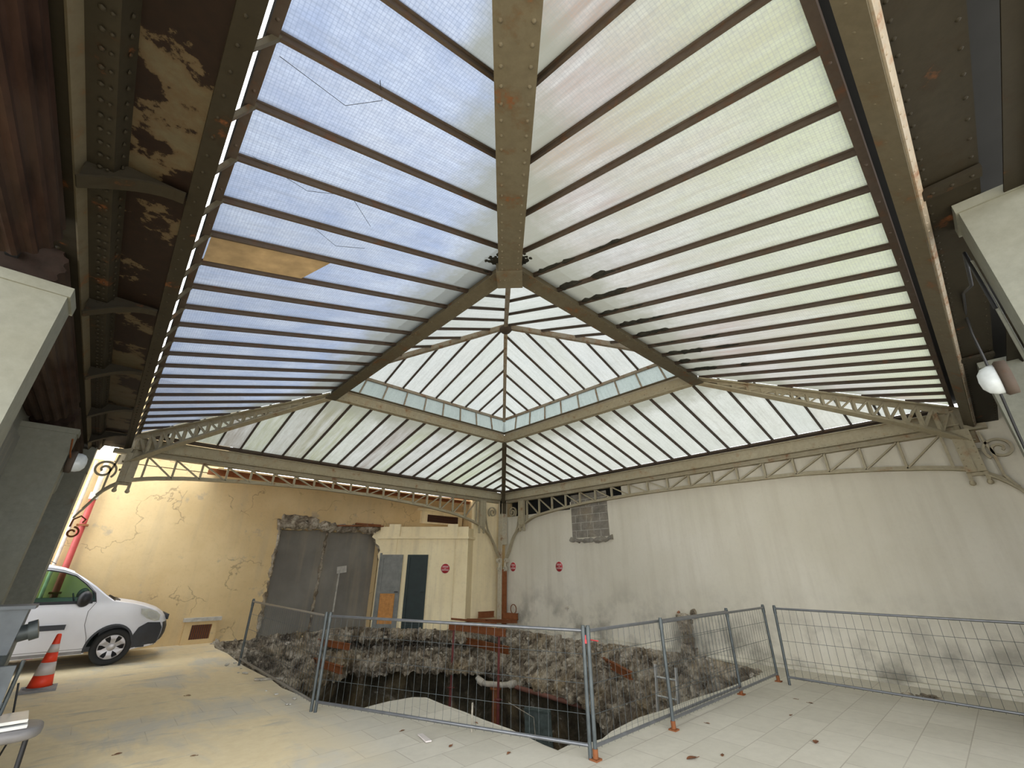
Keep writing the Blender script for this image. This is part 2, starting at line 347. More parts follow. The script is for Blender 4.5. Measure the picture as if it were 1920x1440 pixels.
def thing(name, label, cat, loc=(0, 0, 0), rz=0, group=None, local=False):
    o = bpy.data.objects.new(name, None); COL.objects.link(o); o.location = loc; o.rotation_euler = (0, 0, rz)
    o.empty_display_size = .1; o['label'] = label; o['category'] = cat
    if group: o['group'] = group
    LOCAL[o.name] = local
    return o
LOCAL = {}
def part(name, mb, mat, parent, label=None):
    """world-space shapes for ordinary things; things made with local=True take shapes in their own axes"""
    par = parent; top = parent
    while top.parent: top = top.parent
    me_o = mb.build(name, mat)
    if not LOCAL.get(top.name, False):
        # move mesh into the thing's own frame
        me_o.data.transform(Matrix.Translation(-top.location))
    me_o.parent = par
    if label: me_o['label'] = label
    return me_o
def tag(o, label, cat, group=None, kind=None):
    o['label'] = label; o['category'] = cat
    if group: o['group'] = group
    if kind: o['kind'] = kind
    return o
def single(name, mb, mat, label, cat, group=None, kind=None):
    """a thing that is one mesh; origin at its base"""
    o = mb.build(name, mat); xs = [v_.co for v_ in o.data.vertices]
    c = V(((min(p.x for p in xs)+max(p.x for p in xs))/2, (min(p.y for p in xs)+max(p.y for p in xs))/2, min(p.z for p in xs)))
    o.data.transform(Matrix.Translation(-c)); o.location = c
    return tag(o, label, cat, group, kind)
def struct(name, mb, mat, label=None, cat=None):
    o = mb.build(name, mat); o['kind'] = 'structure'
    if label: o['label'] = label
    if cat: o['category'] = cat
    return o
def copy_tree(o, parent=None):
    c = o.copy(); COL.objects.link(c); c.parent = parent; LOCAL[c.name] = LOCAL.get(o.name, False)
    for ch in list(o.children):
        if ch is not c: copy_tree(ch, c)
    return c
def flat_poly(mb, outer, holes=()):
    """flat face (list of 3D rings) with holes"""
    rings = [[V(p) for p in outer]]+[[V(p) for p in h] for h in holes]
    tr = tessellate_polygon(rings); allp = [p for r in rings for p in r]
    mb.add(allp, [tuple(x) for x in tr]); return mb

A_, B_ = 10.324, 11.80           # plan of the glass roof
ZE, ZC, ZK, ZA = 4.34, 5.11, 5.60, 6.52   # eaves, lantern kerb, lantern eaves, apex
S0, S1, T0, T1 = 2.72, 2.74, 3.107, 3.113
KX = .152
#=PART2=

# ------------------------------------------------------------------ glass roof
def slope(name, label, E0, E1, h_top, TL, TR, n, gmat, barw=.035, bard=.06, group=None, bmat=barm, split=()):
    """one plane of glazing. E0->E1 eave; TL,TR = the top corners; glazing bars run straight up the slope"""
    E0, E1, TL, TR = V(E0), V(E1), V(TL), V(TR)
    L = (E1-E0).length; ex = (E1-E0)/L; m = (TL-E0)-ex*(TL-E0).dot(ex); h = m.length; ey = m/h
    nrm = ex.cross(ey).normalized()
    if nrm.z < 0: nrm = -nrm
    xl = (TL-E0).dot(ex); xr = (TR-E0).dot(ex)
    def ym(x):
        if x < xl: return h*x/xl
        if x > xr: return h*(L-x)/(L-xr)
        return h
    P = lambda x, y, z=0: E0+ex*x+ey*y+nrm*z
    t = thing(name, label, 'glass roof slope', (E0+E1)/2, group=group)
    xs = [L*i/n for i in range(n+1)]
    for i in range(n):
        a, b = xs[i]+barw*.2, xs[i+1]-barw*.2
        pts = [(a, 0), (b, 0), (b, ym(b))]+[(k, h) for k in sorted({xl, xr}, reverse=True) if a < k < b]+[(a, ym(a))]
        if ym(a) < .01: pts = pts[:-1]
        if ym(b) < .01: pts = [p for p in pts if p != (b, ym(b))]
        mb = MB(); mb.add([P(x, y, .012) for x, y in pts], [tuple(range(len(pts)))])
        o = mb.build('glass_pane', gmat); me = o.data
        for nm in ('metres', 'fraction'):
            uv = me.uv_layers.new(name=nm)
            for lp in me.loops:
                c = me.vertices[lp.vertex_index].co-E0; x, y = c.dot(ex), c.dot(ey)
                uv.data[lp.index].uv = (x, y) if nm == 'metres' else ((x-a)/(b-a), y/max(.3, ym((a+b)/2)))
        c = P((a+b)/2, ym((a+b)/2)/2)
        me.transform(Matrix.Translation(-c)); o.location = c-t.location; o.parent = t
    for i in range(1, n):
        y = ym(xs[i])
        if y < .12: continue
        mb = MB(); mb.bar(P(xs[i], -.03, -bard*.35), P(xs[i], y, -bard*.35), barw*.45, bard, nrm)
        mb.bar(P(xs[i], -.03, .006), P(xs[i], y, .006), barw, .012, nrm)
        mb.bar(P(xs[i], -.03, .024), P(xs[i], y, .024), barw*.9, .014, nrm)
        part('glazing_bar', mb, bmat, t)
    mb = MB(); mb.bar(P(-.02, -.02, -.02), P(L+.02, -.02, -.02), .055, .05, nrm)
    mb.rivets(P(.2, -.02, -.045), P(L-.2, -.02, -.045), .49, -nrm, .012)
    part('eave_rail', mb, bmat, t)
    return t, P
FE, LE, RE, NE = V((0, 0, ZE)), V((A_, 0, ZE)), V((0, B_, ZE)), V((A_, B_, ZE))
FC, LC, RC, NC = V((S0, T0, ZC)), V((A_-S1, T0, ZC)), V((S0, B_-T1, ZC)), V((A_-S1, B_-T1, ZC))
FK, LK, RK, NK = V((S0+KX, T0+KX, ZK)), V((A_-S1-KX, T0+KX, ZK)), V((S0+KX, B_-T1-KX, ZK)), V((A_-S1-KX, B_-T1-KX, ZK))
AP = V((5.17, 5.89, ZA))
grp = 'glazed slopes of the hipped roof'
slope('lower_glass_slope', 'sky-tinted ribbed glass slope over the left side, beside the peeling rusty gutter', LE, NE, 0, LC, NC, 24, g_blue, .045, .045)
slope('lower_glass_slope', 'yellow-stained wired glass slope over the right side, streaked brown', RE, NE, 0, RC, NC, 23, g_right, .045, .045)
slope('lower_glass_slope', 'brown and green streaked glass slope above the left-hand lattice girder and yellow wall', FE, LE, 0, FC, LC, 22, g_far, .035, .06)
slope('lower_glass_slope', 'milky glass slope above the right-hand lattice girder and pale wall', FE, RE, 0, FC, RC, 25, g_farr, .035, .06)
slope('lantern_glass_slope', 'far left face of the raised pyramid lantern, pale glass with slanted bars', FK, LK, 0, AP, AP, 10, g_lan, .03, .045)
slope('lantern_glass_slope', 'far right face of the raised pyramid lantern, pale glass with slanted bars', FK, RK, 0, AP, AP, 11, g_lan, .03, .045)
slope('lantern_glass_slope', 'near left face of the raised pyramid lantern, seen just beyond the left kerb beam', LK, NK, 0, AP, AP, 11, g_lan, .03, .045)
slope('lantern_glass_slope', 'near right face of the raised pyramid lantern, seen just beyond the right kerb beam', RK, NK, 0, AP, AP, 10, g_lan, .03, .045)

# upright glazing between kerb and lantern eaves, with its kerb beam
def kerb(label, P0, P1, K0, K1, n, near, inward):
    P0, P1, K0, K1 = map(V, (P0, P1, K0, K1)); d = (P1-P0).normalized(); inn = V(inward)
    t = thing('kerb_beam', label, 'roof beam', (P0+P1)/2)
    H = .26 if near else .20; W = .21 if near else .14
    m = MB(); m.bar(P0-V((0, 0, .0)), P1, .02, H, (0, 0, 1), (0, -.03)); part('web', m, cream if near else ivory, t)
    m = MB(); zb = -.03-H/2
    m.bar(P0+V((0, 0, zb)), P1+V((0, 0, zb)), W, .016)
    m.bar(P0+V((0, 0, .09)), P1+V((0, 0, .09)), W*.8, .014)
    s = d.cross(V((0, 0, 1))).normalized()
    for k in (-1, 1):
        m.rivets(P0+V((0, 0, zb-.008))+s*(k*W*.36), P1+V((0, 0, zb-.008))+s*(k*W*.36), .11, (0, 0, -1), .012)
        m.rivets(P0+V((0, 0, zb+.06))+s*(k*.012), P1+V((0, 0, zb+.06))+s*(k*.012), .11, s*k, .012)
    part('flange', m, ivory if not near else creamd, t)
    base0, base1 = P0+inn*.10+V((0, 0, .10)), P1+inn*.10+V((0, 0, .10))
    m = MB(); m.bar(P0+inn*.05+V((0, 0, .095)), P1+inn*.05+V((0, 0, .095)), .16, .012); part('sill_plate', m, cream, t)
    g = MB(); g.add([base0, base1, K1, K0], [(0, 1, 2, 3)]); o = part('side_glass', g, g_cler, t)
    for nm in ('metres', 'fraction'):
        uv = o.data.uv_layers.new(name=nm); q = [(0, 0), ((base1-base0).length, 0), ((base1-base0).length, .4), (0, .4)]
        for i, lp in enumerate(o.data.loops): uv.data[i].uv = q[lp.vertex_index] if nm == 'metres' else (.5, .3)
    for i in range(1, n):
        f = i/n; m = MB(); m.bar(base0.lerp(base1, f), K0.lerp(K1, f), .03, .04, inn); part('mullion', m, barlight, t)
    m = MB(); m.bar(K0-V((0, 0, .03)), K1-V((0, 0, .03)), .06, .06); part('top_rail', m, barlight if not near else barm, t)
kerb('far left kerb beam of the lantern, pale plate with a row of small upright panes', FC, LC, FK, LK, 9, False, (0, 1, 0))
kerb('far right kerb beam of the lantern, pale plate with a row of small upright panes', FC, RC, FK, RK, 10, False, (1, 0, 0))
kerb('near left kerb beam of the lantern, dark riveted beam running down to the left', LC, NC, LK, NK, 10, True, (-1, 0, 0))
kerb('near right kerb beam of the lantern, dark riveted beam running down to the right', RC, NC, RK, NK, 9, True, (0, -1, 0))

# lantern hips
for a, b, lb in ((FK, AP, 'lantern hip rising from the farthest corner to the apex'), (LK, AP, 'lantern hip rising to the apex from the left'),
                 (RK, AP, 'lantern hip rising to the apex from the right'), (NK, AP, 'lantern hip rising to the apex from the near corner')):
    m = MB(); m.bar(a-V((0, 0, .05)), b-V((0, 0, .05)), .08, .10); single('lantern_hip', m, barlight, 'slim brown '+lb, 'roof beam')
m = MB(); m.lathe(AP-V((0, 0, .18)), (0, 0, 1), [(.0, 0), (.10, .0), (.13, .04), (.13, .09), (.0, .09)], 12); single('apex_boss', m, barm, 'small dark boss where the four lantern hips meet', 'roof fitting')

# hips of the lower roof
def solid_hip(label, P, Q, W, H, mat, rv=True):
    P, Q = V(P), V(Q); t = thing('hip_beam', label, 'roof beam', P)
    d, s, u = frame(Q-P)
    m = MB(); m.bar(P, Q, .02, H, (0, 0, 1), (0, -H/2)); part('web', m, mat, t)
    m = MB(); m.bar(P, Q, W, .018, (0, 0, 1), (0, -H)); m.bar(P, Q, W*.7, .016, (0, 0, 1), (0, -.01))
    if rv:
        for k in (-1, 1): m.rivets(P+s*(k*W*.34)-u*(H+.009), Q+s*(k*W*.34)-u*(H+.009), .125, -u, .015)
    part('flange', m, mat, t)
    return t
t = solid_hip('wide riveted ridge beam running overhead from the top of the view to the lantern', NE+(NE-NC)*.25, NC+(NC-NE)*.02, .26, .24, cream)
m = MB(); m.bar(NC-V((0, 0, .17)), NC-V((0, 0, .30)), .30, .30, (1, 1, 0)); m.rivets(NC+V((-.1, .1, -.301)), NC+V((.1, -.1, -.301)), .07, (0, 0, -1), .012); part('joint_plate', m, cream, t)
t = solid_hip('slim hip beam dropping from the lantern to the far corner column', V((.02, .02, 4.02)), FC+V((0, 0, -.02)), .13, .16, creamd)
m = MB(); m.bar(V((.06, .06, 4.05)), V((.06, .06, 3.52)), .15, .15); part('drop_post', m, creamd, t)

def zigzag(t, top, bot, ps, mat, wid, th_, side, verticals=True, mirror=None):
    """lattice members between two chords; ps = stations; each member its own part"""
    n = len(ps)
    for i, p in enumerate(ps):
        if verticals:
            m = MB(); m.bar(top(p), bot(p), th_, wid, side); part('lattice_upright', m, mat, t)
        if i < n-1:
            q = ps[i+1]; flip = (i+.5) < (mirror if mirror is not None else 1e9)
            a, b = (top(p), bot(q)) if flip else (top(q), bot(p))
            m = MB(); m.bar(a, b, th_*.7, wid, side); part('lattice_diagonal', m, mat, t)
def spiral(c, ax, ay, r0, turns, start, r1=.02, n=46, sgn=1):
    c, ax, ay = V(c), V(ax), V(ay)
    return [c+(ax*math.cos(start+sgn*2*PI*turns*i/n)+ay*math.sin(start+sgn*2*PI*turns*i/n))*(r0+(r1-r0)*i/n) for i in range(n+1)]
def hip_truss(label, E, C, outx, outy):
    """lattice hip with a curved lower chord that runs out into a scroll beyond the eave"""
    E, C = V(E), V(C); d = (C-E); hd = V((d.x, d.y, 0)).normalized(); side = hd.cross(V((0, 0, 1)))
    t = thing('hip_truss', label, 'roof truss', E)
    top = lambda f: E+d*f+V((0, 0, -.06))
    hL = V((d.x, d.y, 0)).length
    def bot(f):
        x = f
        drop = .58-.50*(x**.72) if x >= 0 else .58
        return E+d*f+V((0, 0, -.06-drop))
    m = MB(); m.bar(top(-.03), top(1.0), .17, .02, (0, 0, 1)); m.bar(top(-.03), top(1.0), .02, .10, (0, 0, 1), (0, -.05))
    for k in (-1, 1): m.rivets(top(0)+side*k*.06-V((0, 0, .011)), top(1)+side*k*.06-V((0, 0, .011)), .14, (0, 0, -1), .011)
    part('top_chord', m, ivory, t)
    m = MB(); pts = [bot(i/24) for i in range(25)]; m.ribbon(pts, .15, .022, side); m.ribbon([p+V((0, 0, .04)) for p in pts], .02, .07, side); part('bottom_chord', m, ivory, t)
    ps = [.015+.90*(i/15) for i in range(16)]
    zigzag(t, lambda f: top(f)-V((0, 0, .03)), lambda f: bot(f)+V((0, 0, .03)), ps, ivory, .06, .04, side, True)
    m = MB(); m.bar(top(-.03), bot(-.03), .24, .02, side); m.rivets(top(-.03)+V((0, 0, -.05)), bot(-.03), .1, side, .012); part('end_plate', m, ivory, t)
    # scroll curling beyond the plate
    c = bot(-.03)-hd*.34+V((0, 0, .06))
    pts = [bot(0), bot(-.03)-hd*.08+V((0, 0, -.01))]+spiral(c, -hd, V((0, 0, 1)), .15, 1.9, -PI*.62, .03, 44, 1)
    return t
hip_truss('lattice hip truss climbing from the left corner scroll to the lantern', LE, LC, 1, -1)
hip_truss('lattice hip truss climbing from the right corner scroll to the lantern', RE, RC, -1, 1)

# the two far eave girders
def interp(tab, x):
    if x <= tab[0][0]: return tab[0][1]
    for (a, va), (b, vb) in zip(tab, tab[1:]):
        if x <= b: return va+(vb-va)*(x-a)/(b-a)
    return tab[-1][1]
def smooth_tab(tab):
    def f(x):
        return sum(interp(tab, x+k*.12) for k in (-1, 0, 1))/3
    return f
def eave_girder(label, L, axis, tab, farcol):
    ex = V((1, 0, 0)) if axis == 0 else V((0, 1, 0)); ey = V((0, 1, 0)) if axis == 0 else V((1, 0, 0))  # ey points into the court
    z = V((0, 0, 1)); P = lambda x, h, o=0.: ex*x+ey*o+z*h
    zb = smooth_tab(tab)
    t = thing('eave_girder', label, 'lattice girder', P(L/2, 3.2))
    m = MB(); m.bar(P(.05, 4.10, .02), P(L, 4.10, .02), .02, .25)
    m.bar(P(.05, 3.985, .0), P(L, 3.985, .0), .20, .016); m.bar(P(.05, 4.225, .03), P(L, 4.225, .03), .10, .016)
    m.rivets(P(.2, 4.02, .031), P(L-.1, 4.02, .031), .105, ey, .013); m.rivets(P(.2, 3.976, .07), P(L-.1, 3.976, .07), .105, -z, .013)
    part('gutter_plate', m, ivory, t)
    m = MB(); m.bar(P(.05, 4.30, -.06), P(L, 4.30, -.06), .05, .05); part('gutter_lip', m, barm, t)
    m = MB(); m.bar(P(.2, 3.885, -.03), P(L+.3, 3.885, -.03), .15, .018); m.bar(P(.2, 3.93, -.03), P(L+.3, 3.93, -.03), .02, .09); part('top_chord', m, ivory, t)
    x0, x1 = tab[0][0], tab[-1][0]
    xs = [x0+(x1-x0)*(1-math.cos(PI*i/70))/2 for i in range(71)]
    pts = [P(x, zb(x), -.03) for x in xs]
    m = MB(); m.ribbon(pts, .13, .026, ey); m.ribbon([p+z*.035 for p in pts[6:-6]], .02, .06, ey)
    for i in range(70): m.rivet((pts[i]+pts[i+1])/2-z*.011+ey*.04, -z, .010)
    part('bottom_chord', m, ivory, t)
    a, b = 1.07, L-.16
    n = 18; ps = [a+.12+(b-a-.24)*i/n for i in range(n+1)]
    zigzag(t, lambda x: P(x, 3.88, -.03), lambda x: P(x, zb(x)+.02, -.03), ps, ivory, .06, .04, ey, True, n/2)
    for xx in (a-.10, b+.12):
        m = MB(); m.bar(P(xx, 3.90, -.03), P(xx, zb(xx), -.03), .02, .24, ey); m.bar(P(xx, 3.9, .02), P(xx, zb(xx), .02), .10, .24, ex)
        for s in (-.09, .09): m.rivets(P(xx+s, 3.85, .072), P(xx+s, zb(xx)+.05, .072), .11, ey, .011)
        part('end_plate', m, ivory, t)
        m = MB()   # two-pronged pendant under the plate
        for s in (-.10, .10):
            m.bar(P(xx+s, zb(xx), .0), P(xx+s, zb(xx)-.13, .0), .05, .05, ey)
            m.lathe(P(xx+s, zb(xx)-.21, .0), z, [(0, 0), (.03, .01), (.042, .04), (.03, .07), (.025, .09)], 8)
        m.bar(P(xx-.12, zb(xx)-.03, 0), P(xx+.12, zb(xx)-.03, 0), .04, .05)
        part('pendant', m, ivory, t)
    # scrolls in the two spandrels
    for xc, zc, r, st, sg in ((.47, 3.55, .19, PI*.25, 1), (L+.32, 3.52, .19, PI*.75, -1)):
        m = MB(); m.ribbon(spiral(P(xc, zc, -.03), ex, z, r, 1.75, -st, .035, 60, sg), .055, .036, ey)
        sg_ = 1 if xc < 1 else -1; xr_ = .97 if xc < 1 else L+.07
        tgt = .40 if xc < 1 else L+.40
        m.ribbon([P(xr_-sg_*.10, 3.84, -.03), P(xr_-sg_*.12, 3.66, -.03), P(xr_-sg_*.16, 3.48, -.03), P((xr_+tgt)/2, (3.42+zb(tgt))/2+.02, -.03), P(tgt, zb(tgt)+.02, -.03)], .055, .034, ey)
        xr_ = xr_-sg_*.02
        part('scroll', m, ivory, t)
        for zz in (3.72, 3.55):
            mm = MB(); s_ = 1 if xc < 1 else -1
            mm.tube([P(xr_+s_*.09, zz, -.03), P(xr_-s_*.02, zz, -.03)], .022, 8); part('collar', mm, ivory, t)
    return t
tabFL = [(.16, 1.98), (.25, 2.25), (.36, 2.5), (.6, 2.80), (1.04, 3.08), (1.6, 3.25), (2.16, 3.36), (3.17, 3.49), (4.95, 3.61), (6.44, 3.63), (8.27, 3.57), (9.28, 3.50), (9.9, 3.42), (10.3, 3.32), (10.52, 3.16), (10.68, 2.9), (10.76, 2.65), (10.80, 2.42)]
tabFR = [(.16, 1.98), (.27, 2.25), (.41, 2.6), (.6, 2.86), (.86, 3.05), (1.51, 3.31), (2.5, 3.43), (3.74, 3.52), (5.5, 3.57), (7.01, 3.57), (9.29, 3.52), (10.5, 3.42), (11.26, 3.32), (11.7, 3.24), (12.05, 3.0), (12.25, 2.7), (12.35, 2.42)]
eave_girder('long pale lattice girder with scrolled ends in front of the yellow wall', A_, 0, tabFL, True)
eave_girder('long pale lattice girder with scrolled ends against the pale right-hand wall', B_, 1, tabFR, True)

# columns
def column(label, x, y, fx, fy, rust_side=True, curls=True):
    t = thing('iron_column', label, 'column', (x, y, -.25))
    m = MB(); m.box((x+.10, y+.05, -.25), (x+.118, y+.085, 4.0)); m.box((x-.012, y-.06, -.25), (x+.012, y+.055, 4.0)) if False else None
    m.box((x+.09, y-.12, -.25), (x+.115, y+.05, 3.98)); part('pale_flange', m, colp, t)
    m = MB(); m.box((x-.10, y+.07, -.25), (x+.095, y+.11, 1.72)); part('rusty_web', m, orange, t, 'rust-red flank of the column')
    m = MB(); m.box((x-.09, y-.09, -.25), (x+.045, y-.065, 1.72)); part('back_flange', m, rustm, t)
    if curls:
        for (dx, dy) in ((1, 0), (0, 1)):
            d_ = V((dx, dy, 0)); m = MB()
            base = V((x, y, 0))+d_*.13
            m.ribbon(spiral(base+V((0, 0, 1.98))+d_*.05, d_, V((0, 0, 1)), .085, 1.3, PI*.9, .02, 26, -1), .10, .03, V((dy, dx, 0)))
            m.ribbon(spiral(base+V((0, 0, 1.75)), d_, V((0, 0, 1)), .075, 1.2, PI*1.3, .02, 26, 1), .10, .03, V((dy, dx, 0)))
            m.tube([base+V((0, 0, 1.68)), base+V((0, 0, 1.90)), base+V((0, 0, 2.05))], [.02, .05, .03], 10)
            part('leaf_scroll', m, colp, t)
        m = MB(); m.box((x-.10, y-.10, 2.5), (x+.10, y+.10, 3.98)); part('bracket_head', m, colp, t)
    return t
column('slim far corner column, pale front and rust-red side, standing in the rubble', .02, .02, 0, 0)
m = MB(); 
t = thing('wall_column', 'left wall column at the end of the yellow wall girder, half hidden by a shopfront post', 'column', (10.98, -.02, 0))
m.box((10.86, -.14, 0), (11.12, .12, 3.98)); part('shaft', m, postm, t)
m = MB(); m.ribbon(spiral(V((10.74, -.03, 2.32)), V((1, 0, 0)), V((0, 0, 1)), .10, 1.2, PI*.5, .03, 24, 1), .05, .03, V((0, 1, 0)))
m.ribbon([V((10.80, -.03, 2.42)), V((10.79, -.03, 2.55)), V((10.70, -.03, 2.62)), V((10.62, -.03, 2.56)), V((10.65, -.03, 2.5))], .05, .026, V((0, 1, 0)))
part('foot_scroll', m, rustm, t, 'rusty curled foot of the bracket')
t = thing('wall_column', 'right wall column carrying the girder end beside the pale wall', 'column', (.0, 12.5, 0))
m = MB(); m.box((-.10, 12.38, 0), (.16, 12.62, 3.98)); part('shaft', m, postm, t)

# ------------------------------------------------------------------ near gutters and soffits (left and right)
Z = V((0, 0, 1))
def gallery(axis, label, side_label, L):
    """box gutter girder along one near eave. Section drawn as (u, z): u = distance outward from the roof edge"""
    base = A_ if axis == 0 else B_
    if axis == 0: P = lambda u, y, z: V((base+u, y, z)); out = V((1, 0, 0)); al = V((0, 1, 0))
    else: P = lambda u, y, z: V((y, base+u, z)); out = V((0, 1, 0)); al = V((1, 0, 0))
    t = thing('gutter_girder', label, 'roof girder', P(.4, L/2, 3.9))
    def plate(name, u0, u1, z0, z1, mat, th_=.012, riv=(), lab=None, y0=-.1, y1=L):
        m = MB(); a, b = P(u0, y0, z0), P(u1, y0, z1); e = al*(y1-y0); n_ = (b-a).cross(e).normalized()*th_
        vs = [a, b, b+e, a+e, a+n_, b+n_, b+e+n_, a+e+n_]
        m.add(vs, [(0, 1, 2, 3), (7, 6, 5, 4), (0, 4, 5, 1), (1, 5, 6, 2), (2, 6, 7, 3), (3, 7, 4, 0)])
        for u, z, st, r, nr in riv: m.rivets(P(u, y0+.1, z), P(u, y1-.1, z), st, nr, r)
        return part(name, m, mat, t, lab)
    if axis == 0:
        plate('inner_flange', .047, .15, 4.02, 3.98, shade_paint, riv=((.11, 3.995, .16, .012, -Z),))
        plate('soffit_panel', .15, .46, 4.00, 4.00, peel, lab='soffit sheet with peeling paint over black rust')
        plate('soffit_angle', .46, .50, 4.00, 3.90, shade_paint, riv=((.475, 3.95, .105, .014, -out),))
        plate('rivet_plate', .50, .62, 3.90, 3.90, shade_paint, riv=((.56, 3.888, .105, .015, -Z), (.525, 3.888, .105, .011, -Z)))
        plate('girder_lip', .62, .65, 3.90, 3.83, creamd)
        plate('girder_plate', .65, .84, 3.84, 3.86, shade_paint, riv=((.76, 3.835, .15, .019, -Z),))
        plate('outer_web', .84, .86, 3.84, 4.35, shade_paint)
        bx = (1.25, 3.1, 4.95, 6.8, 8.65, 10.4); u0, u1, zt, dz = .16, .62, 3.99, .26
    else:
        plate('inner_flange', .06, .16, 4.00, 3.93, creamd, riv=((.10, 3.965, .16, .012, -Z),))
        plate('rounded_lip', .16, .19, 3.93, 3.97, barlight, riv=((.175, 3.935, .105, .012, -Z),))
        plate('soffit_panel', .19, .46, 4.00, 4.00, shade_paint, riv=((.22, 3.99, .105, .013, -Z), (.43, 3.99, .17, .013, -Z)))
        plate('outer_beam', .54, .64, 3.93, 3.93, shade_paint)
        plate('outer_beam_lip', .64, .66, 3.93, 3.88, shade_paint)
        bx = (3.4, 6.9); u0, u1, zt, dz = .19, .46, 3.99, .05
    for q_ in range(24 if axis == 0 else 0):
        yy = .49+q_*.4917; m = MB(); m.bar(P(-.02, yy, 4.33), P(.09, yy, 4.06), .03, .03); part('cleat', m, creamd, t)
    plate('roof_deck', .115 if axis == 0 else .0, .9, 4.40, 4.40, blackv)
    for y in bx:
        m = MB()
        if dz > .1:   # arched stiffening bracket
            pts = [P(u1, y, zt), P(u0, y, zt), P(u0, y, zt-.03)]+[P(u0+(u1-u0)*k/8, y, zt-.03-dz*(1-math.cos(PI/2*k/8))*.8) for k in range(1, 9)]
            m.prism(pts, al*.03); m.ribbon([P(u0+(u1-u0)*k/8, y+.015, zt-.035-dz*(1-math.cos(PI/2*k/8))*.8) for k in range(0, 9)], .11, .014, al)
        else:
            m.bar(P(u0, y, zt-.03), P(u1, y, zt-.03), .10, .03); m.rivets(P(u0, y, zt-.046), P(u1, y, zt-.046), .1, -Z, .012)
        part('stiffener', m, shade_paint, t)
    return t
gallery(0, 'heavy riveted gutter girder along the left edge, with peeling black-rusted soffit', '', 12.6)
gallery(1, 'riveted gutter girder along the right edge, with plain dark soffit sheets', '', 10.6)

# shopfront posts
def post(label, lo, hi, lipax):
    lo, hi = V(lo), V(hi); t = thing('shopfront_post', label, 'post', ((lo.x+hi.x)/2, (lo.y+hi.y)/2, 0))
    m = MB(); m.box(lo, hi); part('shaft', m, postm, t)
    m = MB(); m.box(V((lo.x, lo.y, 0))-V((.01, .01, 0)), V((hi.x, hi.y, .12))+V((.01, .01, 0))); part('plinth', m, postm, t)
    m = MB(); m.box(V((lo.x, lo.y, hi.z-.07))-V((.015, .015, 0)), V((hi.x, hi.y, hi.z))+V((.015, .015, 0))); part('cap', m, postm, t)
    return t
post('broad white post filling the left edge, below the first roller shutter', (10.88, 7.64, 0), (11.75, 7.92, 3.43), 0)
post('white post on the left carrying the oval wall lamp', (10.92, 3.42, 0), (11.6, 3.66, 3.43), 0)
post('white post on the left nearest to the parked van', (10.86, .2, 0), (11.6, .42, 3.43), 0)
post('nearest white post at the right edge, with conduit running down it', (6.30, 12.13, 0), (6.60, 12.50, 3.98), 1)
post('white post behind the lamp at the right edge', (2.86, 12.13, 0), (3.12, 12.50, 3.98), 1)
def shutter(label, y0, y1):
    t = thing('roller_shutter_drum', label, 'roller shutter', (11.3, (y0+y1)/2, 3.45)); m = MB(); c = V((11.27, 0, 3.71)); n = 72
    prof = []
    for k in range(n+1):
        a = 2*PI*k/n; r = .255+.011*(1 if k % 4 < 2 else -1); prof.append((math.cos(a)*r, math.sin(a)*r))
    vs = [c+V((a, y, b)) for y in (y0, y1) for a, b in prof[:-1]]
    m.add(vs, [(k, (k+1) % n, n+(k+1) % n, n+k) for k in range(n)]+[tuple(range(n)), tuple(range(n, 2*n))]); part('rolled_slats', m, corr, t)
    m = MB(); m.box((11.24, y0-.04, 3.68), (11.30, y0, 3.74)); m.box((11.24, y1, 3.68), (11.30, y1+.04, 3.74)); part('axle', m, blackv, t)
    return t
shutter('rolled-up brown slatted shutter filling the top left corner', 8.05, 11.4)
shutter('rolled-up brown slatted shutter between the two left white posts', 3.75, 7.6)
shutter('rolled-up slatted shutter in the shade behind the lamp post', .5, 3.35)

# walls -------------------------------------------------------------
m = MB(); m.box((11.45, -.1, 0), (11.65, 6.0, 4.3)); m.box((11.45, -3.5, 4.5), (11.65, 9.0, 9.0)); struct('wall_left_and_sky_blocker', m, wpanel)  # upper box is unseen, added above the shop wall to block sky light
for i, (y0, y1) in enumerate(((.5, 1.85), (1.95, 3.35), (3.8, 5.55))):
    m = MB(); m.box((11.38, y0, .12), (11.45, y1, 3.2)); m.box((11.36, y0+.1, .3), (11.385, y1-.1, 1.2)); m.box((11.36, y0+.1, 1.3), (11.385, y1-.1, 3.1)); struct('trim_%d' % (i+1), m, wpanel)
m = MB(); m.box((-.5, 13.4, 0), (4.2, 13.6, 4.3)); struct('wall_near_right_dark_stand_in', m, blackv)  # added black wall standing for the dark beyond, kept short to admit sky light
m = MB(); m.box((-.5, 12.2, 4.30), (10.9, 13.6, 4.42)); m.box((11.2, -.2, 4.30), (13, 13.6, 4.42)); struct('ceiling', m, blackv)
# pale right-hand wall; its top is lower near the far corner
m = MB(); m.box((-.45, -.02, 0), (-.12, 3.0, 3.42)); m.box((-.45, 3.0, 0), (-.12, 4.9, 3.64)); m.box((-.45, 4.9, 0), (-.12, 13.4, 4.32)); struct('wall_right', m, wwhite)
m = MB(); m.box((-.60, -.3, 3.3), (-.46, 4.9, 4.4)); m.box((-.60, -.3, 4.28), (-.12, 4.9, 4.34)); struct('trim_11', m, blackv)  # added black backing: stands for the dark void and blocks the sky
m = MB(); m.box((-.12, -.02, -.05), (-.03, 13.4, .06)); struct('baseboard_right', m, wwhite)
m = MB(); m.box((-.45, -2.9, -.3), (-.12, -.02, 4.3)); struct('wall_far_corner', m, wyel)
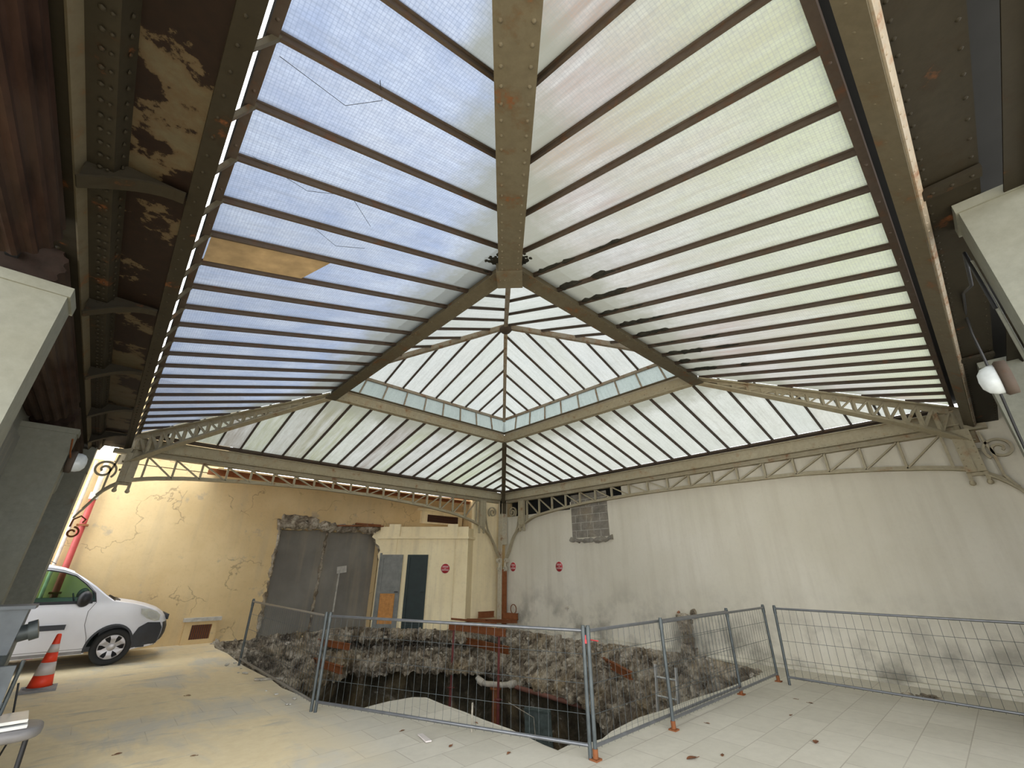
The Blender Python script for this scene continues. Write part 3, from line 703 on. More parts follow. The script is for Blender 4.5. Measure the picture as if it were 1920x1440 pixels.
# yellow wall with the torn-open recess
rx = random.Random(3)
def jag(p, q, n, amp, rnd=rx):
    p, q = V(p), V(q); d = (q-p).normalized(); nn = V((-d.z, 0, d.x)); o = []
    for i in range(n):
        f = i/n; o.append(p+(q-p)*f+nn*rnd.uniform(-amp, amp)+d*rnd.uniform(-.3, .3)*(q-p).length/n)
    return o
YW = -2.65
ring = jag((6.50, YW, -.02), (6.52, YW, 2.80), 26, .045)+jag((6.52, YW, 2.82), (3.3, YW, 2.86), 26, .05)+[V((3.3, YW, 2.86)), V((3.3, YW, -.04)), V((6.5, YW, -.04))]
m = MB(); flat_poly(m, [(11.5, YW, -.3), (11.5, YW, 4.16), (-.12, YW, 4.16), (-.12, YW, -.3)], [[(p.x, YW, p.z) for p in ring]])
k = len(ring)
m.add(ring+[p+V((0, -.28, 0)) for p in ring], [(i, (i+1) % k, k+(i+1) % k, k+i) for i in range(k)])
m.box((6.9, YW-.35, -.3), (11.5, YW-.01, 4.14)); m.box((-.12, YW-.35, 3.1), (6.9, YW-.01, 4.14)); m.box((-.12, YW-.35, -.3), (3.0, YW-.01, 3.2)); m.box((8.3, YW-.3, 4.14), (10.62, YW, 6.5))
struct('wall_far_left', m, wyel)
m = MB(); m.box((2.9, -3.05, -.4), (7.0, -2.93, 3.2)); struct('wall_recess', m, wgrey)
def rough_strip(name, pts, r, mat, label=None, cat=None, par=None, seed=1, n=10, amp=.5, kind=None):
    """lumpy ragged bead of broken masonry along a line"""
    m = MB(); P = []; pts = [V(p) for p in pts]
    for a, b in zip(pts, pts[1:]):
        s = max(2, int((b-a).length/.06)); P += [a.lerp(b, i/s) for i in range(s)]
    P.append(pts[-1]); rs = [r*(1+amp*noise.noise(p*7+V((seed, 0, 0)))*1.6) for p in P]
    m.tube(P, rs, n)
    m.v = [v_+V((noise.noise(v_*9+V((seed, 1, 2))), noise.noise(v_*9+V((5, seed, 2))), noise.noise(v_*9+V((5, 1, seed)))))*r*.8 for v_ in m.v]; m.sm = [False]*len(m.sm)
    if par is not None: return part(name, m, mat, par, label)
    return single(name, m, mat, label, cat, kind=kind)
edge = thing('torn_wall_edge', 'ragged broken masonry framing the grey torn-open recess in the yellow wall', 'broken wall', (5, -2.7, 0))
rough_strip('side_rubble', [(6.50, -2.68, 0), (6.50, -2.68, 2.85)], .055, rub, par=edge, seed=2)
rough_strip('top_rubble', [(6.6, -2.60, 2.93), (5.8, -2.60, 2.97), (4.8, -2.58, 2.93), (3.5, -2.4, 2.95)], .12, rub, par=edge, seed=4)
rough_strip('top_rubble', [(6.5, -2.58, 3.12), (5.9, -2.62, 3.14), (5.4, -2.64, 3.06)], .075, rub, par=edge, seed=6)
m = MB(); m.bar((4.9, -2.5, 2.98), (3.45, -2.22, 3.03), .22, .035); m.bar((4.3, -2.45, 3.08), (3.5, -2.3, 3.06), .16, .05); part('broken_lintel', m, rustm, edge)
rough_strip('inner_seam', [(5.05, -2.92, 0), (5.02, -2.92, 2.8)], .045, rub, par=edge, seed=9)
m = MB(); m.bar((4.42, -2.915, .5), (4.42, -2.915, 1.7), .03, .04); m.bar((4.5, -2.91, 1.68), (4.2, -2.91, 1.72), .03, .2); part('plaster_scar', m, conc, edge)
# porch across the corner
Pa, Pb, Pc = V((3.46, -2.26, 0)), V((1.38, -.17, 0)), V((.92, -.50, 0)); dp = (Pb-Pa).normalized(); npv = V((dp.y, -dp.x, 0)); npv = -npv if npv.dot(V((1, 1, 0))) < 0 else npv
def pq(s, z, o=0.): return Pa+dp*s+Z*z+npv*o
Lp = (Pb-Pa).length
ragged = [pq(.02, 2.0), pq(-.03, 2.15), pq(.03, 2.27), pq(-.02, 2.42), pq(-.14, 2.50), pq(-.17, 2.62), pq(-.30, 2.70), pq(-.24, 2.80), pq(-.30, 2.86)]
m = MB(); m.prism([pq(.02, -.02)]+ragged+[pq(Lp, 2.86), pq(Lp, -.02)], -npv*.22)
m.prism([Pb, Pb+Z*2.86, Pc+Z*2.86, Pc], (-.1, -.15, 0)); m.prism([Pc, Pc+Z*4.28, V((-.12, -.30, 4.28)), V((-.12, -.30, 0))], (-.05, -.2, 0))
for s0, s1 in ((1.02-.62, .56), (2.42, 2.66)):
    pass
m.prism([pq(2.30, 0, .0), pq(2.30, 2.66, .0), pq(2.52, 2.66, .0), pq(2.52, 0, .0)], npv*.03)
m.prism([pq(.34, 2.14, .0), pq(.34, 2.66, .0), pq(.58, 2.66, .0), pq(.58, 2.14, .0)], npv*.025)
struct('wall_porch', m, wporch)
m = MB(); m.prism([pq(-.05, 2.64), pq(-.05, 2.71), pq(Lp+.03, 2.71), pq(Lp+.03, 2.64)], npv*.12); m.prism([pq(-.02, 2.71), pq(-.02, 3.02), pq(Lp, 3.02), pq(Lp, 2.71)], npv*.05)
m.prism([pq(.28, 2.71), pq(.28, 3.10), pq(.66, 3.10), pq(.66, 2.71)], npv*.09); m.prism([pq(2.26, 2.71), pq(2.26, 3.10), pq(2.60, 3.10), pq(2.60, 2.71)], npv*.09)
m.prism([Pb+Z*2.64+npv*.12, Pb+Z*2.71+npv*.12, Pc+Z*2.71+V((0, .12, 0)), Pc+Z*2.64+V((0, .12, 0))], (-.1, -.2, 0)); m.prism([Pb+Z*2.71+npv*.03, Pb+Z*2.98+npv*.03, Pc+Z*2.98, Pc+Z*2.71], (-.1, -.2, 0))
m.prism([pq(-.2, 2.84, -.02), pq(Lp, 2.84, -.02), Pc+Z*2.84, V((-.12, -.6, 2.84)), V((-.12, YW, 2.84)), V((3.3, YW, 2.84))], Z*.06)
struct('trim_12', m, wporch, 'cream cornice with two low pedestals over the porch')
rough_strip('porch_break', [pq(.0, 2.0, -.1), pq(-.02, 2.3, -.1), pq(-.15, 2.5, -.1), pq(-.26, 2.75, -.1), pq(-.28, 3.0, -.1)], .06, rub, par=edge, seed=12)
# doors
def door(nm, s0, s1, mat, lower, label, hinge_frame=None):
    t = thing(nm, label, 'door', pq((s0+s1)/2, 0)); t['kind'] = 'structure'; del t['category']
    m = MB(); m.prism([pq(s0, 0), pq(s0, 2.15), pq(s1, 2.15), pq(s1, 0)], npv*.035)
    part('leaf', m, mat, t)
    m = MB()
    for a, b, c, d in ((s0, s0+.09, 0, 2.15), (s1-.09, s1, 0, 2.15), (s0+.09, s1-.09, 2.05, 2.15), (s0+.09, s1-.09, 1.02, 1.12), (s0+.09, s1-.09, 0, .16)):
        m.prism([pq(a, c, .035), pq(a, d, .035), pq(b, d, .035), pq(b, c, .035)], npv*.015)
    part('rails', m, mat, t)
    if lower:
        m = MB(); m.prism([pq(s0+.10, .17, .036), pq(s0+.10, 1.01, .036), pq(s1-.14, 1.01, .036), pq(s1-.14, .17, .036)], npv*.012); part('lower_board', m, lower, t, 'orange plywood panel filling the lower half')
        m = MB(); m.prism([pq(s0-.05, 0, 0), pq(s0-.05, 2.2, 0), pq(s0, 2.2, 0), pq(s0, 0, 0)], npv*.06); part('frame', m, greyd, t)
    m = MB(); m.tube([pq(s1-.06, 1.06, .05), pq(s1-.06, 1.06, .09), pq(s1-.15, 1.06, .095)], .012, 8); part('handle', m, black, t)
door('door_1', .12, .83, greyd, ply, 'grey door with an orange plywood lower half')
door('door_2', .99, 1.66, greendk, None, 'tall dark green door in the cream porch')
# vent surround high on the wall above the porch
m = MB(); m.box((-.05, YW, 3.28), (1.80, YW+.12, 3.74)); struct('trim_13', m, wporch, 'cream box surround above the porch')
m = MB(); m.box((-.1, YW, 3.72), (1.95, YW+.2, 3.80)); struct('trim_14', m, wporch)
t = thing('wall_vent', 'dark horizontal vent opening above the porch cornice', 'vent', (.9, YW+.12, 3.34))
m = MB(); m.box((.16, YW+.115, 3.34), (1.55, YW+.125, 3.60)); part('opening', m, blackv, t)
m = MB()
for k in range(5): m.bar((.16, YW+.13, 3.37+k*.05), (1.55, YW+.13, 3.37+k*.05), .02, .012)
part('louvre', m, rustm, t)
# vent hatch low on the yellow wall
t = thing('wall_hatch', 'small stone-framed grating low on the yellow wall, behind the van nose', 'vent', (7.85, YW, 0))
m = MB(); m.box((7.45, YW, .50), (8.25, YW+.16, .58)); part('ledge', m, conc, t)
m = MB(); m.box((8.05, YW, 0), (8.2, YW+.09, .50)); m.box((7.5, YW, 0), (7.62, YW+.09, .50)); m.box((7.62, YW, .42), (8.05, YW+.09, .50)); m.box((7.62, YW, 0), (8.05, YW+.09, .1)); part('surround', m, wyel, t)
m = MB(); m.box((7.62, YW, .1), (8.05, YW+.03, .42))
part('grating', m, rustm, t)
m = MB()
for k in range(9): m.bar((7.66+k*.045, YW+.04, .1), (7.66+k*.045, YW+.04, .42), .012, .012)
part('bars', m, black, t)
# canopy slab between girder and yellow wall: dark deck, a slit of daylight, a beam on the wall
m = MB(); m.box((-.12, -1.95, 4.36), (8.55, -.12, 4.44)); struct('ceiling_canopy', m, shade_paint)
m = MB(); m.bar((8.7, -2.2, 4.12), (-.1, -2.2, 4.18), .10, .16); single('canopy_beam', m, rustm, 'rusty beam running behind the lattice girder, near the yellow wall top', 'beam')
m = MB(); m.bar((8.6, -1.9, 4.32), (-.1, -1.9, 4.32), .08, .14); single('canopy_edge_beam', m, rustm, 'dark beam along the edge of the canopy deck behind the girder', 'beam')
m = MB(); m.box((-.1, -3.0, 4.19), (8.5, -2.1, 4.23)); struct('trim_15', m, wyel)
# far background beyond the van
m = MB(); m.box((11.0, -3.9, 0), (17, -3.6, 7)); struct('wall_background', m, wfar)
t = thing('red_downpipe', 'red drainpipe running down the corner behind the white van', 'pipe', (10.72, -2.52, 0))
m = MB(); m.tube([(10.72, -2.5, 0), (10.72, -2.5, 3.2)], .062, 14); part('pipe', m, redpipe, t)
m = MB(); m.tube([(10.72, -2.5, 3.2), (10.72, -2.5, 3.36)], .085, 14); m.tube([(10.72, -2.5, 3.3), (10.74, -2.5, 4.2)], .05, 12); part('collar', m, pvc, t, 'pale upper collar and pipe')
m = MB(); m.box((10.62, -2.62, 1.2), (10.82, -2.42, 1.24)); m.box((10.62, -2.62, 2.6), (10.82, -2.42, 2.64)); part('clamp', m, rustm, t)
m = MB(); m.tube([(10.92, -2.55, 0), (10.92, -2.55, 4.1)], .035, 10); single('slim_pipe', m, pvc, 'thin pale pipe beside the red drainpipe', 'pipe')

# ------------------------------------------------------------------ ground and pit
near = [(7.5, -2.55), (7.62, -1.6), (7.55, -.6), (7.58, .2), (7.60, 1.1), (7.56, 1.95), (7.52, 2.7), (7.55, 3.37), (7.43, 4.34), (7.25, 4.95), (7.13, 5.22), (6.85, 5.17), (6.64, 5.15), (6.28, 5.19), (6.15, 5.34), (6.16, 5.8), (6.14, 6.25), (6.15, 6.7), (6.13, 7.15), (6.19, 7.74), (6.19, 7.93), (6.01, 7.91), (5.75, 8.02), (5.58, 8.04), (5.31, 7.97), (4.9, 7.93), (4.62, 7.91), (4.1, 7.96), (3.3, 7.97), (2.7, 8.03), (2.03, 8.05), (1.4, 8.06), (.94, 8.02), (.6, 7.9)]
wallside = [(.36, 7.6), (.1, 6.9), (-.03, 6.2), (-.05, 5.0), (-.05, 3.5), (-.05, 2.0), (-.05, .6), (-.05, -.4), (.5, -.55), (1.1, -.3), (1.38, -.17), (2.1, -.9), (2.8, -1.6), (3.46, -2.26), (3.6, -2.62), (4.5, -2.72), (5.5, -2.72), (6.4, -2.68), (7.0, -2.6)]
hole = near+wallside
m = MB(); flat_poly(m, [(-.5, -4, 0), (17, -4, 0), (17, 22, 0), (-.5, 22, 0)], [[(x, y, 0) for x, y in hole]])
k = len(near); e = [V((x, y, 0)) for x, y in near]
m.add(e+[p-Z*.14 for p in e], [(i, i+1, k+i+1, k+i) for i in range(k-1)])
struct('floor', m, flo)
# masonry skin of the pit on the wall sides (path runs from the van end round to the right)
path = [(7.62, -2.3), (7.3, -2.62), (6.4, -2.70), (5.5, -2.72), (4.5, -2.72), (3.6, -2.62), (3.40, -2.26), (2.8, -1.6), (2.1, -.9), (1.45, -.22), (1.1, -.12), (.5, -.1), (.0, .2), (-.04, .9), (-.04, 2.0), (-.04, 3.5), (-.04, 5.0), (-.0, 6.2), (.14, 6.9), (.40, 7.6), (.7, 7.95), (1.2, 8.06)]
PP = [V((x, y, 0)) for x, y in path]; cum = [0]
for a, b in zip(PP, PP[1:]): cum.append(cum[-1]+(b-a).length)
def at(s):
    s = max(0, min(cum[-1], s))
    for i in range(len(cum)-1):
        if s <= cum[i+1]: return PP[i].lerp(PP[i+1], (s-cum[i])/(cum[i+1]-cum[i]))
    return PP[-1]
def nrm_at(s):
    d = (at(s+.8)-at(s-.8)).normalized(); n_ = V((-d.y, d.x, 0)); c = V((3.8, 3.5, 0))-at(s)
    return n_ if n_.dot(c) > 0 else -n_
def s_of(x, y): return min(((at(q*.05)-V((x, y, 0))).length, q*.05) for q in range(int(cum[-1]/.05)+1))[1]
KEY = [
 (0.0, [(0, 0), (.08, -.02), (.2, -.08), (.3, -.2), (.4, -.3), (.5, -.45), (.6, -.6), (.7, -.8), (.8, -1.0), (.8, -1.15), (.75, -1.3), (.6, -2.9)]),
 (s_of(6.4, -2.7), [(0, 0), (.08, -.02), (.2, -.08), (.4, -.2), (.45, -.3), (.6, -.45), (.8, -.6), (.9, -.8), (1.0, -1.0), (1.0, -1.15), (.95, -1.3), (.8, -2.9)]),
 (s_of(5.2, -2.7), [(0, .03), (.08, 0), (.2, -.15), (.4, -.26), (.42, -.42), (.55, -.52), (.75, -.68), (.95, -.85), (1.1, -1.0), (1.05, -1.2), (.65, -1.3), (.5, -2.9)]),
 (s_of(4.4, -2.7), [(0, .10), (.35, .04), (.6, -.06), (.6, -.22), (.25, -.26), (.2, -.40), (1.0, -.48), (1.35, -.62), (1.45, -.74), (1.4, -.93), (.5, -1.0), (.4, -2.9)]),
 (s_of(3.2, -2.0), [(0, .06), (.28, .02), (.50, -.05), (.50, -.18), (-.3, -.2), (-.3, -.42), (.8, -.50), (1.3, -.62), (1.42, -.74), (1.40, -.90), (.2, -.95), (.1, -2.9)]),
 (s_of(2.0, -.8), [(0, .03), (.28, .0), (.45, -.05), (.45, -.18), (-.3, -.2), (-.3, -.42), (.7, -.50), (1.0, -.60), (1.12, -.72), (1.10, -.84), (.1, -.9), (.0, -2.9)]),
 (s_of(.9, -.1), [(0, .02), (.28, .0), (.45, -.06), (.50, -.2), (-.1, -.24), (-.1, -.42), (.8, -.50), (1.1, -.62), (1.25, -.74), (1.25, -.9), (.3, -.98), (.2, -2.9)]),
 (s_of(.0, .5), [(0, .0), (.12, -.03), (.3, -.12), (.4, -.25), (.35, -.35), (.5, -.45), (.8, -.55), (1.1, -.68), (1.25, -.82), (1.25, -.98), (.7, -1.05), (.5, -2.9)]),
 (s_of(-.04, 1.6), [(0, -.01), (.06, -.08), (.18, -.25), (.28, -.36), (.45, -.42), (.7, -.5), (.95, -.6), (1.2, -.72), (1.3, -.86), (1.28, -1.0), (.8, -1.08), (.7, -2.9)]),
 (s_of(-.04, 4.0), [(0, -.0), (.08, -.08), (.2, -.22), (.35, -.35), (.5, -.45), (.75, -.55), (1.0, -.68), (1.2, -.8), (1.35, -.92), (1.3, -1.05), (.9, -1.15), (.8, -2.9)]),
 (s_of(-.02, 5.6), [(0, -.0), (.10, -.08), (.3, -.22), (.5, -.38), (.7, -.52), (.95, -.7), (1.15, -.9), (1.4, -1.1), (1.5, -1.3), (1.55, -1.6), (1.4, -2.0), (1.2, -2.9)]),
 (s_of(.2, 7.2), [(0, 0), (.12, -.06), (.3, -.2), (.5, -.35), (.7, -.5), (.9, -.75), (1.1, -1.0), (1.3, -1.25), (1.4, -1.5), (1.4, -1.8), (1.3, -2.2), (1.2, -2.9)]),
 (cum[-1], [(0, 0), (.05, -.1), (.1, -.2), (.15, -.35), (.2, -.5), (.2, -.75), (.3, -1.0), (.3, -1.25), (.3, -1.5), (.3, -1.8), (.3, -2.2), (.3, -2.9)])]
KEY.sort(key=lambda k_: k_[0])
def sect(s):
    for (a, A), (b, B) in zip(KEY, KEY[1:]):
        if s <= b:
            f = (s-a)/(b-a) if b > a else 0; f = f*f*(3-2*f); return [(p[0]*(1-f)+q[0]*f, p[1]*(1-f)+q[1]*f) for p, q in zip(A, B)]
    return KEY[-1][1]
def resample(sec, cnt):
    o = []
    for i in range(len(sec)-1):
        for j in range(cnt): f = j/cnt; o.append((sec[i][0]*(1-f)+sec[i+1][0]*f, sec[i][1]*(1-f)+sec[i+1][1]*f))
    o.append(sec[-1]); return o
def turb(p):
    a = noise.noise(p*1.6)*.5+noise.noise(p*3.7+V((9, 1, 4)))*.3
    v1 = noise.voronoi(p*3.3)[0]; a += min(.35, (v1[1]-v1[0])*1.1)-.15
    v1 = noise.voronoi(p*8.5)[0]; a += min(.3, (v1[1]-v1[0])*.8)-.12
    a += noise.noise(p*17)*.12
    return a
NS = 760; rows = []
for i in range(NS+1):
    s = cum[-1]*i/NS; base = at(s); nn = nrm_at(s); sec = [(-.4, -.05)]+sect(s)[:4]+sect(s)[5:]
    up = resample(sec[:11], 7); lowz = [(sec[10][0]+(sec[11][0]-sec[10][0])*j/10, sec[10][1]+(sec[11][1]-sec[10][1])*j/10) for j in range(1, 11)]
    r = []
    for j, (o, z) in enumerate(up):
        p = base+nn*o+Z*z; amp = .25 if j > 12 else .012*max(0, j-3)
        q = p+nn*turb(p)*amp+Z*turb(p+V((31, 7, 3)))*amp*.8
        if j < 14: q.z = min(q.z, .08)
        r.append(q)
    l = [base+nn*o+Z*z+nn*noise.noise((base+nn*o+Z*z)*1.5)*.06 for o, z in lowz]
    rows.append((r, l))
loose = MB(); rq = random.Random(17); ico = bmesh.new(); bmesh.ops.create_icosphere(ico, subdivisions=1, radius=1); IV = [v_.co.copy() for v_ in ico.verts]; IF = [[v_.index for v_ in f_.verts] for f_ in ico.faces]; ico.free()
hexf = IF
for q_ in range(1500):
    i = rq.randrange(NS); r_ = rows[i][0]; j = rq.randrange(12, len(r_)-1); p = r_[j]
    up_ = (rows[min(NS, i+1)][0][j]-rows[max(0, i-1)][0][j]).cross(r_[j+1]-r_[j-1])
    if up_.length < 1e-9: continue
    up_.normalize(); fl = abs(up_.z)
    if rq.random() > .25+fl: continue
    s_ = rq.uniform(.012, .045)*(1.5 if rq.random() < .1 else 1); sx3 = V((rq.uniform(.7, 1.4), rq.uniform(.7, 1.4), rq.uniform(.5, 1.)))
    M3 = Matrix.Rotation(rq.uniform(0, 6), 3, V((rq.random(), rq.random(), rq.random()+.1)).normalized())
    loose.add([p+V((0, 0, s_*.3))+M3@V((a.x*sx3.x, a.y*sx3.y, a.z*sx3.z))*s_*rq.uniform(.8, 1.2) for a in IV], hexf)
pit = thing('excavation_pit', 'open pit of torn-up masonry behind the mesh barriers', 'pit', (3.6, 3.2, -2.9)); pit['kind'] = 'structure'; del pit['category']
m = MB(); R0 = len(rows[0][0]); vs = [p for r, l in rows for p in r]
m.add(vs, [(i*R0+j, (i+1)*R0+j, (i+1)*R0+j+1, i*R0+j+1) for i in range(NS) for j in range(R0-1)]); part('broken_masonry', m, rub, pit); o_ = part('loose_rubble', loose, rubble('loose_stone', (.16, .13, .09), (.36, .31, .24), (.56, .50, .41), 2.0), pit); o_['kind'] = 'stuff'
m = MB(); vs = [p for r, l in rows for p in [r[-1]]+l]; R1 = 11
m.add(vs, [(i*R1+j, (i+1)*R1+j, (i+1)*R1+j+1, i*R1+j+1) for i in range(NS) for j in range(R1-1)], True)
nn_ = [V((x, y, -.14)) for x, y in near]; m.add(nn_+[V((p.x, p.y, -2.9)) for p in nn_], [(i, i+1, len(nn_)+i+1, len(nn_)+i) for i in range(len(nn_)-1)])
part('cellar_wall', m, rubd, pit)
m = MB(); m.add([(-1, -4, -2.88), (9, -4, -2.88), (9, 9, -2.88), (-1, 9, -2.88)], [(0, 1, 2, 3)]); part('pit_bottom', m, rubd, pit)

# ------------------------------------------------------------------ steel in the pit
def beam(label, p, q, h=.16, w_=.09, mat=orange, group=None):
    p, q = V(p), V(q); t = MB(); t.ibeam(p, q, w_, h, .014)
    return single('steel_beam', t, mat, label, 'steel beam', group)
beam('rusty beam stub poking from the upper masonry, left behind the barrier post', (4.95, -2.7, -.20), (4.59, -.98, -.20), .15)
beam('rusty beam stub poking from the lower masonry, left behind the barrier post', (5.05, -2.3, -.62), (4.97, -.40, -.60), .16)
beam('short rusty beam end just right of the lower left stub', (3.74, -1.9, -.90), (3.82, -1.20, -.90), .12)
beam('long orange-rust beam just under the barrier top rail, before the corner column', (2.22, .20, .22), (1.97, 2.38, .22), .17)
beam('rusty beam under the slab, below the long orange-rust beam', (1.50, -.3, -.22), (1.66, 2.15, -.22), .17, .1, rustm)
beam('orange-rust beam end over the dark cavern in the middle of the pit', (1.95, -1.1, -.88), (1.69, .60, -.80), .17)
beam('long brown beam along the right side of the cavern', (.80, 1.24, -1.02), (.88, 4.6, -.98), .17, .1, rustm)
beam('rusty beam sticking out of the rubble on the right, over a dark hole', (.25, 4.1, -.35), (1.08, 5.45, -.37), .15)
beam('flat rusty beam lying across the corner column foot', (1.38, -.55, .26), (.22, .95, .26), .09, .12, rustm)
beam('upright rusty channel on the left of the corner column foot', (.75, -.30, .38), (.15, -.24, .38), .18, .06, orange)
beam('upright rusty channel on the right of the corner column foot', (.10, .16, .36), (-.0, .75, .36), .18, .06, orange)
m = MB(); m.bar((1.75, -.55, .33), (.7, .55, .22), .05, .05); single('steel_angle', m, rustm, 'thin rusty angle bar lying across the beams at the column foot', 'steel bar')
m = MB(); m.bar((1.55, -.85, .28), (.9, .25, .30), .05, .04); single('steel_angle', m, rustm, 'thin rusty angle bar, leftmost at the column foot', 'steel bar')
def prop(label, x, y, z0, z1, r=.028):
    t = thing('steel_prop', label, 'prop', (x, y, z0)); m = MB(); m.tube([(x, y, z0), (x, y, z1)], r, 12); part('inner_tube', m, redox, t)
    m = MB(); m.tube([(x, y, z0), (x, y, z0+(z1-z0)*.55)], r*1.35, 12); part('outer_tube', m, redox, t)
    m = MB(); m.box((x-.08, y-.08, z1-.01), (x+.08, y+.08, z1)); part('head_plate', m, redox, t)
    m = MB(); zc = z0+(z1-z0)*.55; m.tube([(x-.07, y+.07, zc), (x+.07, y-.07, zc)], .012, 8); m.lathe((x, y, zc-.03), Z, [(r*1.3, 0), (r*1.9, .01), (r*1.9, .05), (r*1.3, .06)], 12); part('collar', m, redox, t)
prop('dark red steel prop standing left of centre in the pit', 2.20, .42, -2.88, .135, .03)
prop('dark red steel prop in front of the long rusty beam, right of centre', 2.0, 2.16, -2.88, .135, .03)
m = MB(); m.tube([(1.62, 1.62, -2.88), (1.62, 1.62, -1.12)], .095, 16); m.lathe((1.62, 1.62, -1.16), Z, [(.095, 0), (.15, .01), (.15, .05), (.0, .05)], 16)
single('rusty_stanchion', m, orange, 'thick flaking orange-rust stanchion in the middle of the pit, under the pale pipe', 'column')
t = thing('soil_pipe', 'pale pipe elbow hanging under the slab over the rusty stanchion', 'pipe', (1.6, 1.7, -1.1))
m = MB(); m.tube([(1.86, 1.12, -.92), (1.82, 1.22, -1.03), (1.74, 1.40, -1.05), (1.55, 1.80, -1.04), (1.42, 2.05, -1.0), (1.38, 2.14, -.96)], .065, 14); part('pipe', m, pvc, t)
m = MB(); m.tube([(1.84, 1.17, -.98), (1.79, 1.30, -1.04)], .085, 14); m.tube([(1.46, 1.97, -1.02), (1.40, 2.10, -.98)], .085, 14); part('collar', m, pvc, t)
t = thing('drain_pipe', 'long reddish drain pipe with a pale open end, low in the pit on the right', 'pipe', (1.3, 3.4, -1.1))
m = MB(); m.tube([(1.36, 2.1, -1.06), (1.27, 4.45, -1.10)], .052, 14); part('pipe', m, plain('dusty_pipe_paint', (.20, .085, .06), .7), t)
m = MB(); m.tube([(1.27, 4.42, -1.10), (1.26, 4.80, -1.10)], .075, 16, False); m.tube([(1.26, 4.80, -1.10), (1.27, 4.42, -1.10)], .062, 16, False); part('open_end', m, pvc, t, 'pale open pipe end')
m = MB(); m.add([V((1.262, 4.74, -1.10))+V((math.cos(a)*.062, 0, math.sin(a)*.062)) for a in [2*PI*k/16 for k in range(16)]], [tuple(range(16))]); part('bore', m, blackv, t)
m = MB(); m.tube([(1.3, 4.5, -1.22), (1.15, 5.8, -.95), (1.1, 6.6, -.85)], .008, 6); single('cable', m, black, 'thin dark cable sagging across the right side of the pit', 'cable')
# leaning board
t = thing('leaning_board', 'dark green board leaning in the pit behind the front barrier', 'board', (2.7, 4.1, -2.88))
m = MB(); a_, b_, c_, d_ = V((2.83, 3.95, -.90)), V((2.61, 4.48, -.90)), V((2.95, 4.95, -2.88)), V((3.2, 4.38, -2.88))
m.prism([a_, b_, c_, d_], V((-.03, -.015, 0))); part('sheet', m, board, t)
m = MB(); m.bar(a_.lerp(d_, .02)+V((.02, .01, 0)), b_.lerp(c_, .02)+V((.02, .01, 0)), .03, .03); part('batten', m, board, t)
m = MB(); m.tube([(3.1, 3.75, -.82), (2.86, 4.25, -1.02), (2.9, 4.36, -1.6), (3.0, 4.5, -2.0)], .006, 6); single('wire', m, woodw, 'pale bent wire hanging in front of the green board', 'wire')
# ladder
t = thing('ladder', 'aluminium ladder standing in the pit behind the right barriers', 'ladder', (1.5, 6.55, -2.88))
for y in (6.33, 6.76):
    m = MB(); m.bar((1.9, y, -2.88), (1.5, y, .0), .03, .065, (1, 0, 0)); part('stile', m, alu, t)
for k in range(9):
    z = -2.6+k*.30; x = 1.9-.4*(z+2.88)/2.88; m = MB(); m.tube([(x, 6.33, z), (x, 6.76, z)], .016, 8); part('rung', m, alu, t)
# broken pier on the right wall
rough_strip('broken_pier', [(-.07, 6.25, .80), (-.05, 6.27, .45), (-.02, 6.3, .1), (.10, 6.32, -.25)], .15, rub, 'broken masonry stump clinging to the pale wall behind the right barriers', 'masonry', seed=21, n=14, amp=.35)
rough_strip('wall_stub', [(-.10, 6.46, .86), (-.05, 6.5, .80), (-.09, 6.52, .74)], .06, rub, 'small brown lump broken from the pale wall, right of the stump', 'masonry', seed=23)
m = MB(); m.tube([(-.14, 6.12, .82), (-.06, 6.13, .80)], .03, 8); single('pipe_stub', m, clay, 'broken brown pipe stub on the pale wall above the stump', 'pipe')
m = MB(); m.tube([(-.13, 2.72, .72), (-.02, 2.74, .70)], .035, 8); m.tube([(-.05, 2.74, .70), (-.03, 2.74, .62)], .02, 8); single('wall_fitting', m, pvc, 'small broken pale fitting low on the wall, left of the barrier top rail end', 'fitting')
m = MB(); m.ribbon(spiral(V((-.02, .52, .56)), V((0, 1, 0)), Z, .13, 1, 0, .13, 24), .02, .02, V((1, 0, 0))); single('iron_ring', m, rustm, 'thin rusty ring behind the corner column foot', 'ring')

# patch of blocks closing an opening in the pale wall
t = thing('blocked_opening', 'grey patch of bare blocks closing an old opening high in the pale wall', 'wall patch', (-.12, 3.72, 2.5))
m = MB(); m.box((-.12, 3.05, 2.58), (-.105, 4.38, 3.83)); part('block_infill', m, rubble('bare_blockwork', (.20, .18, .15), (.27, .245, .205), (.32, .29, .25), 2.2), t)
m = MB()
for zz in (2.78, 3.0, 3.22, 3.44, 3.66): m.bar((-.104, 3.05, zz), (-.104, 4.38, zz), .004, .012)
for i, zz in enumerate((2.68, 2.89, 3.11, 3.33, 3.55)):
    for yy in (3.4, 3.85) if i % 2 else (3.2, 3.62, 4.1): m.bar((-.104, yy, zz-.1), (-.104, yy, zz+.1), .012, .004)
part('mortar', m, conc, t)
rough_strip('broken_sill', [(-.11, 2.98, 2.55), (-.10, 3.3, 2.50), (-.10, 3.9, 2.49), (-.10, 4.3, 2.50), (-.11, 4.48, 2.56)], .06, wgrey, par=t, seed=31)

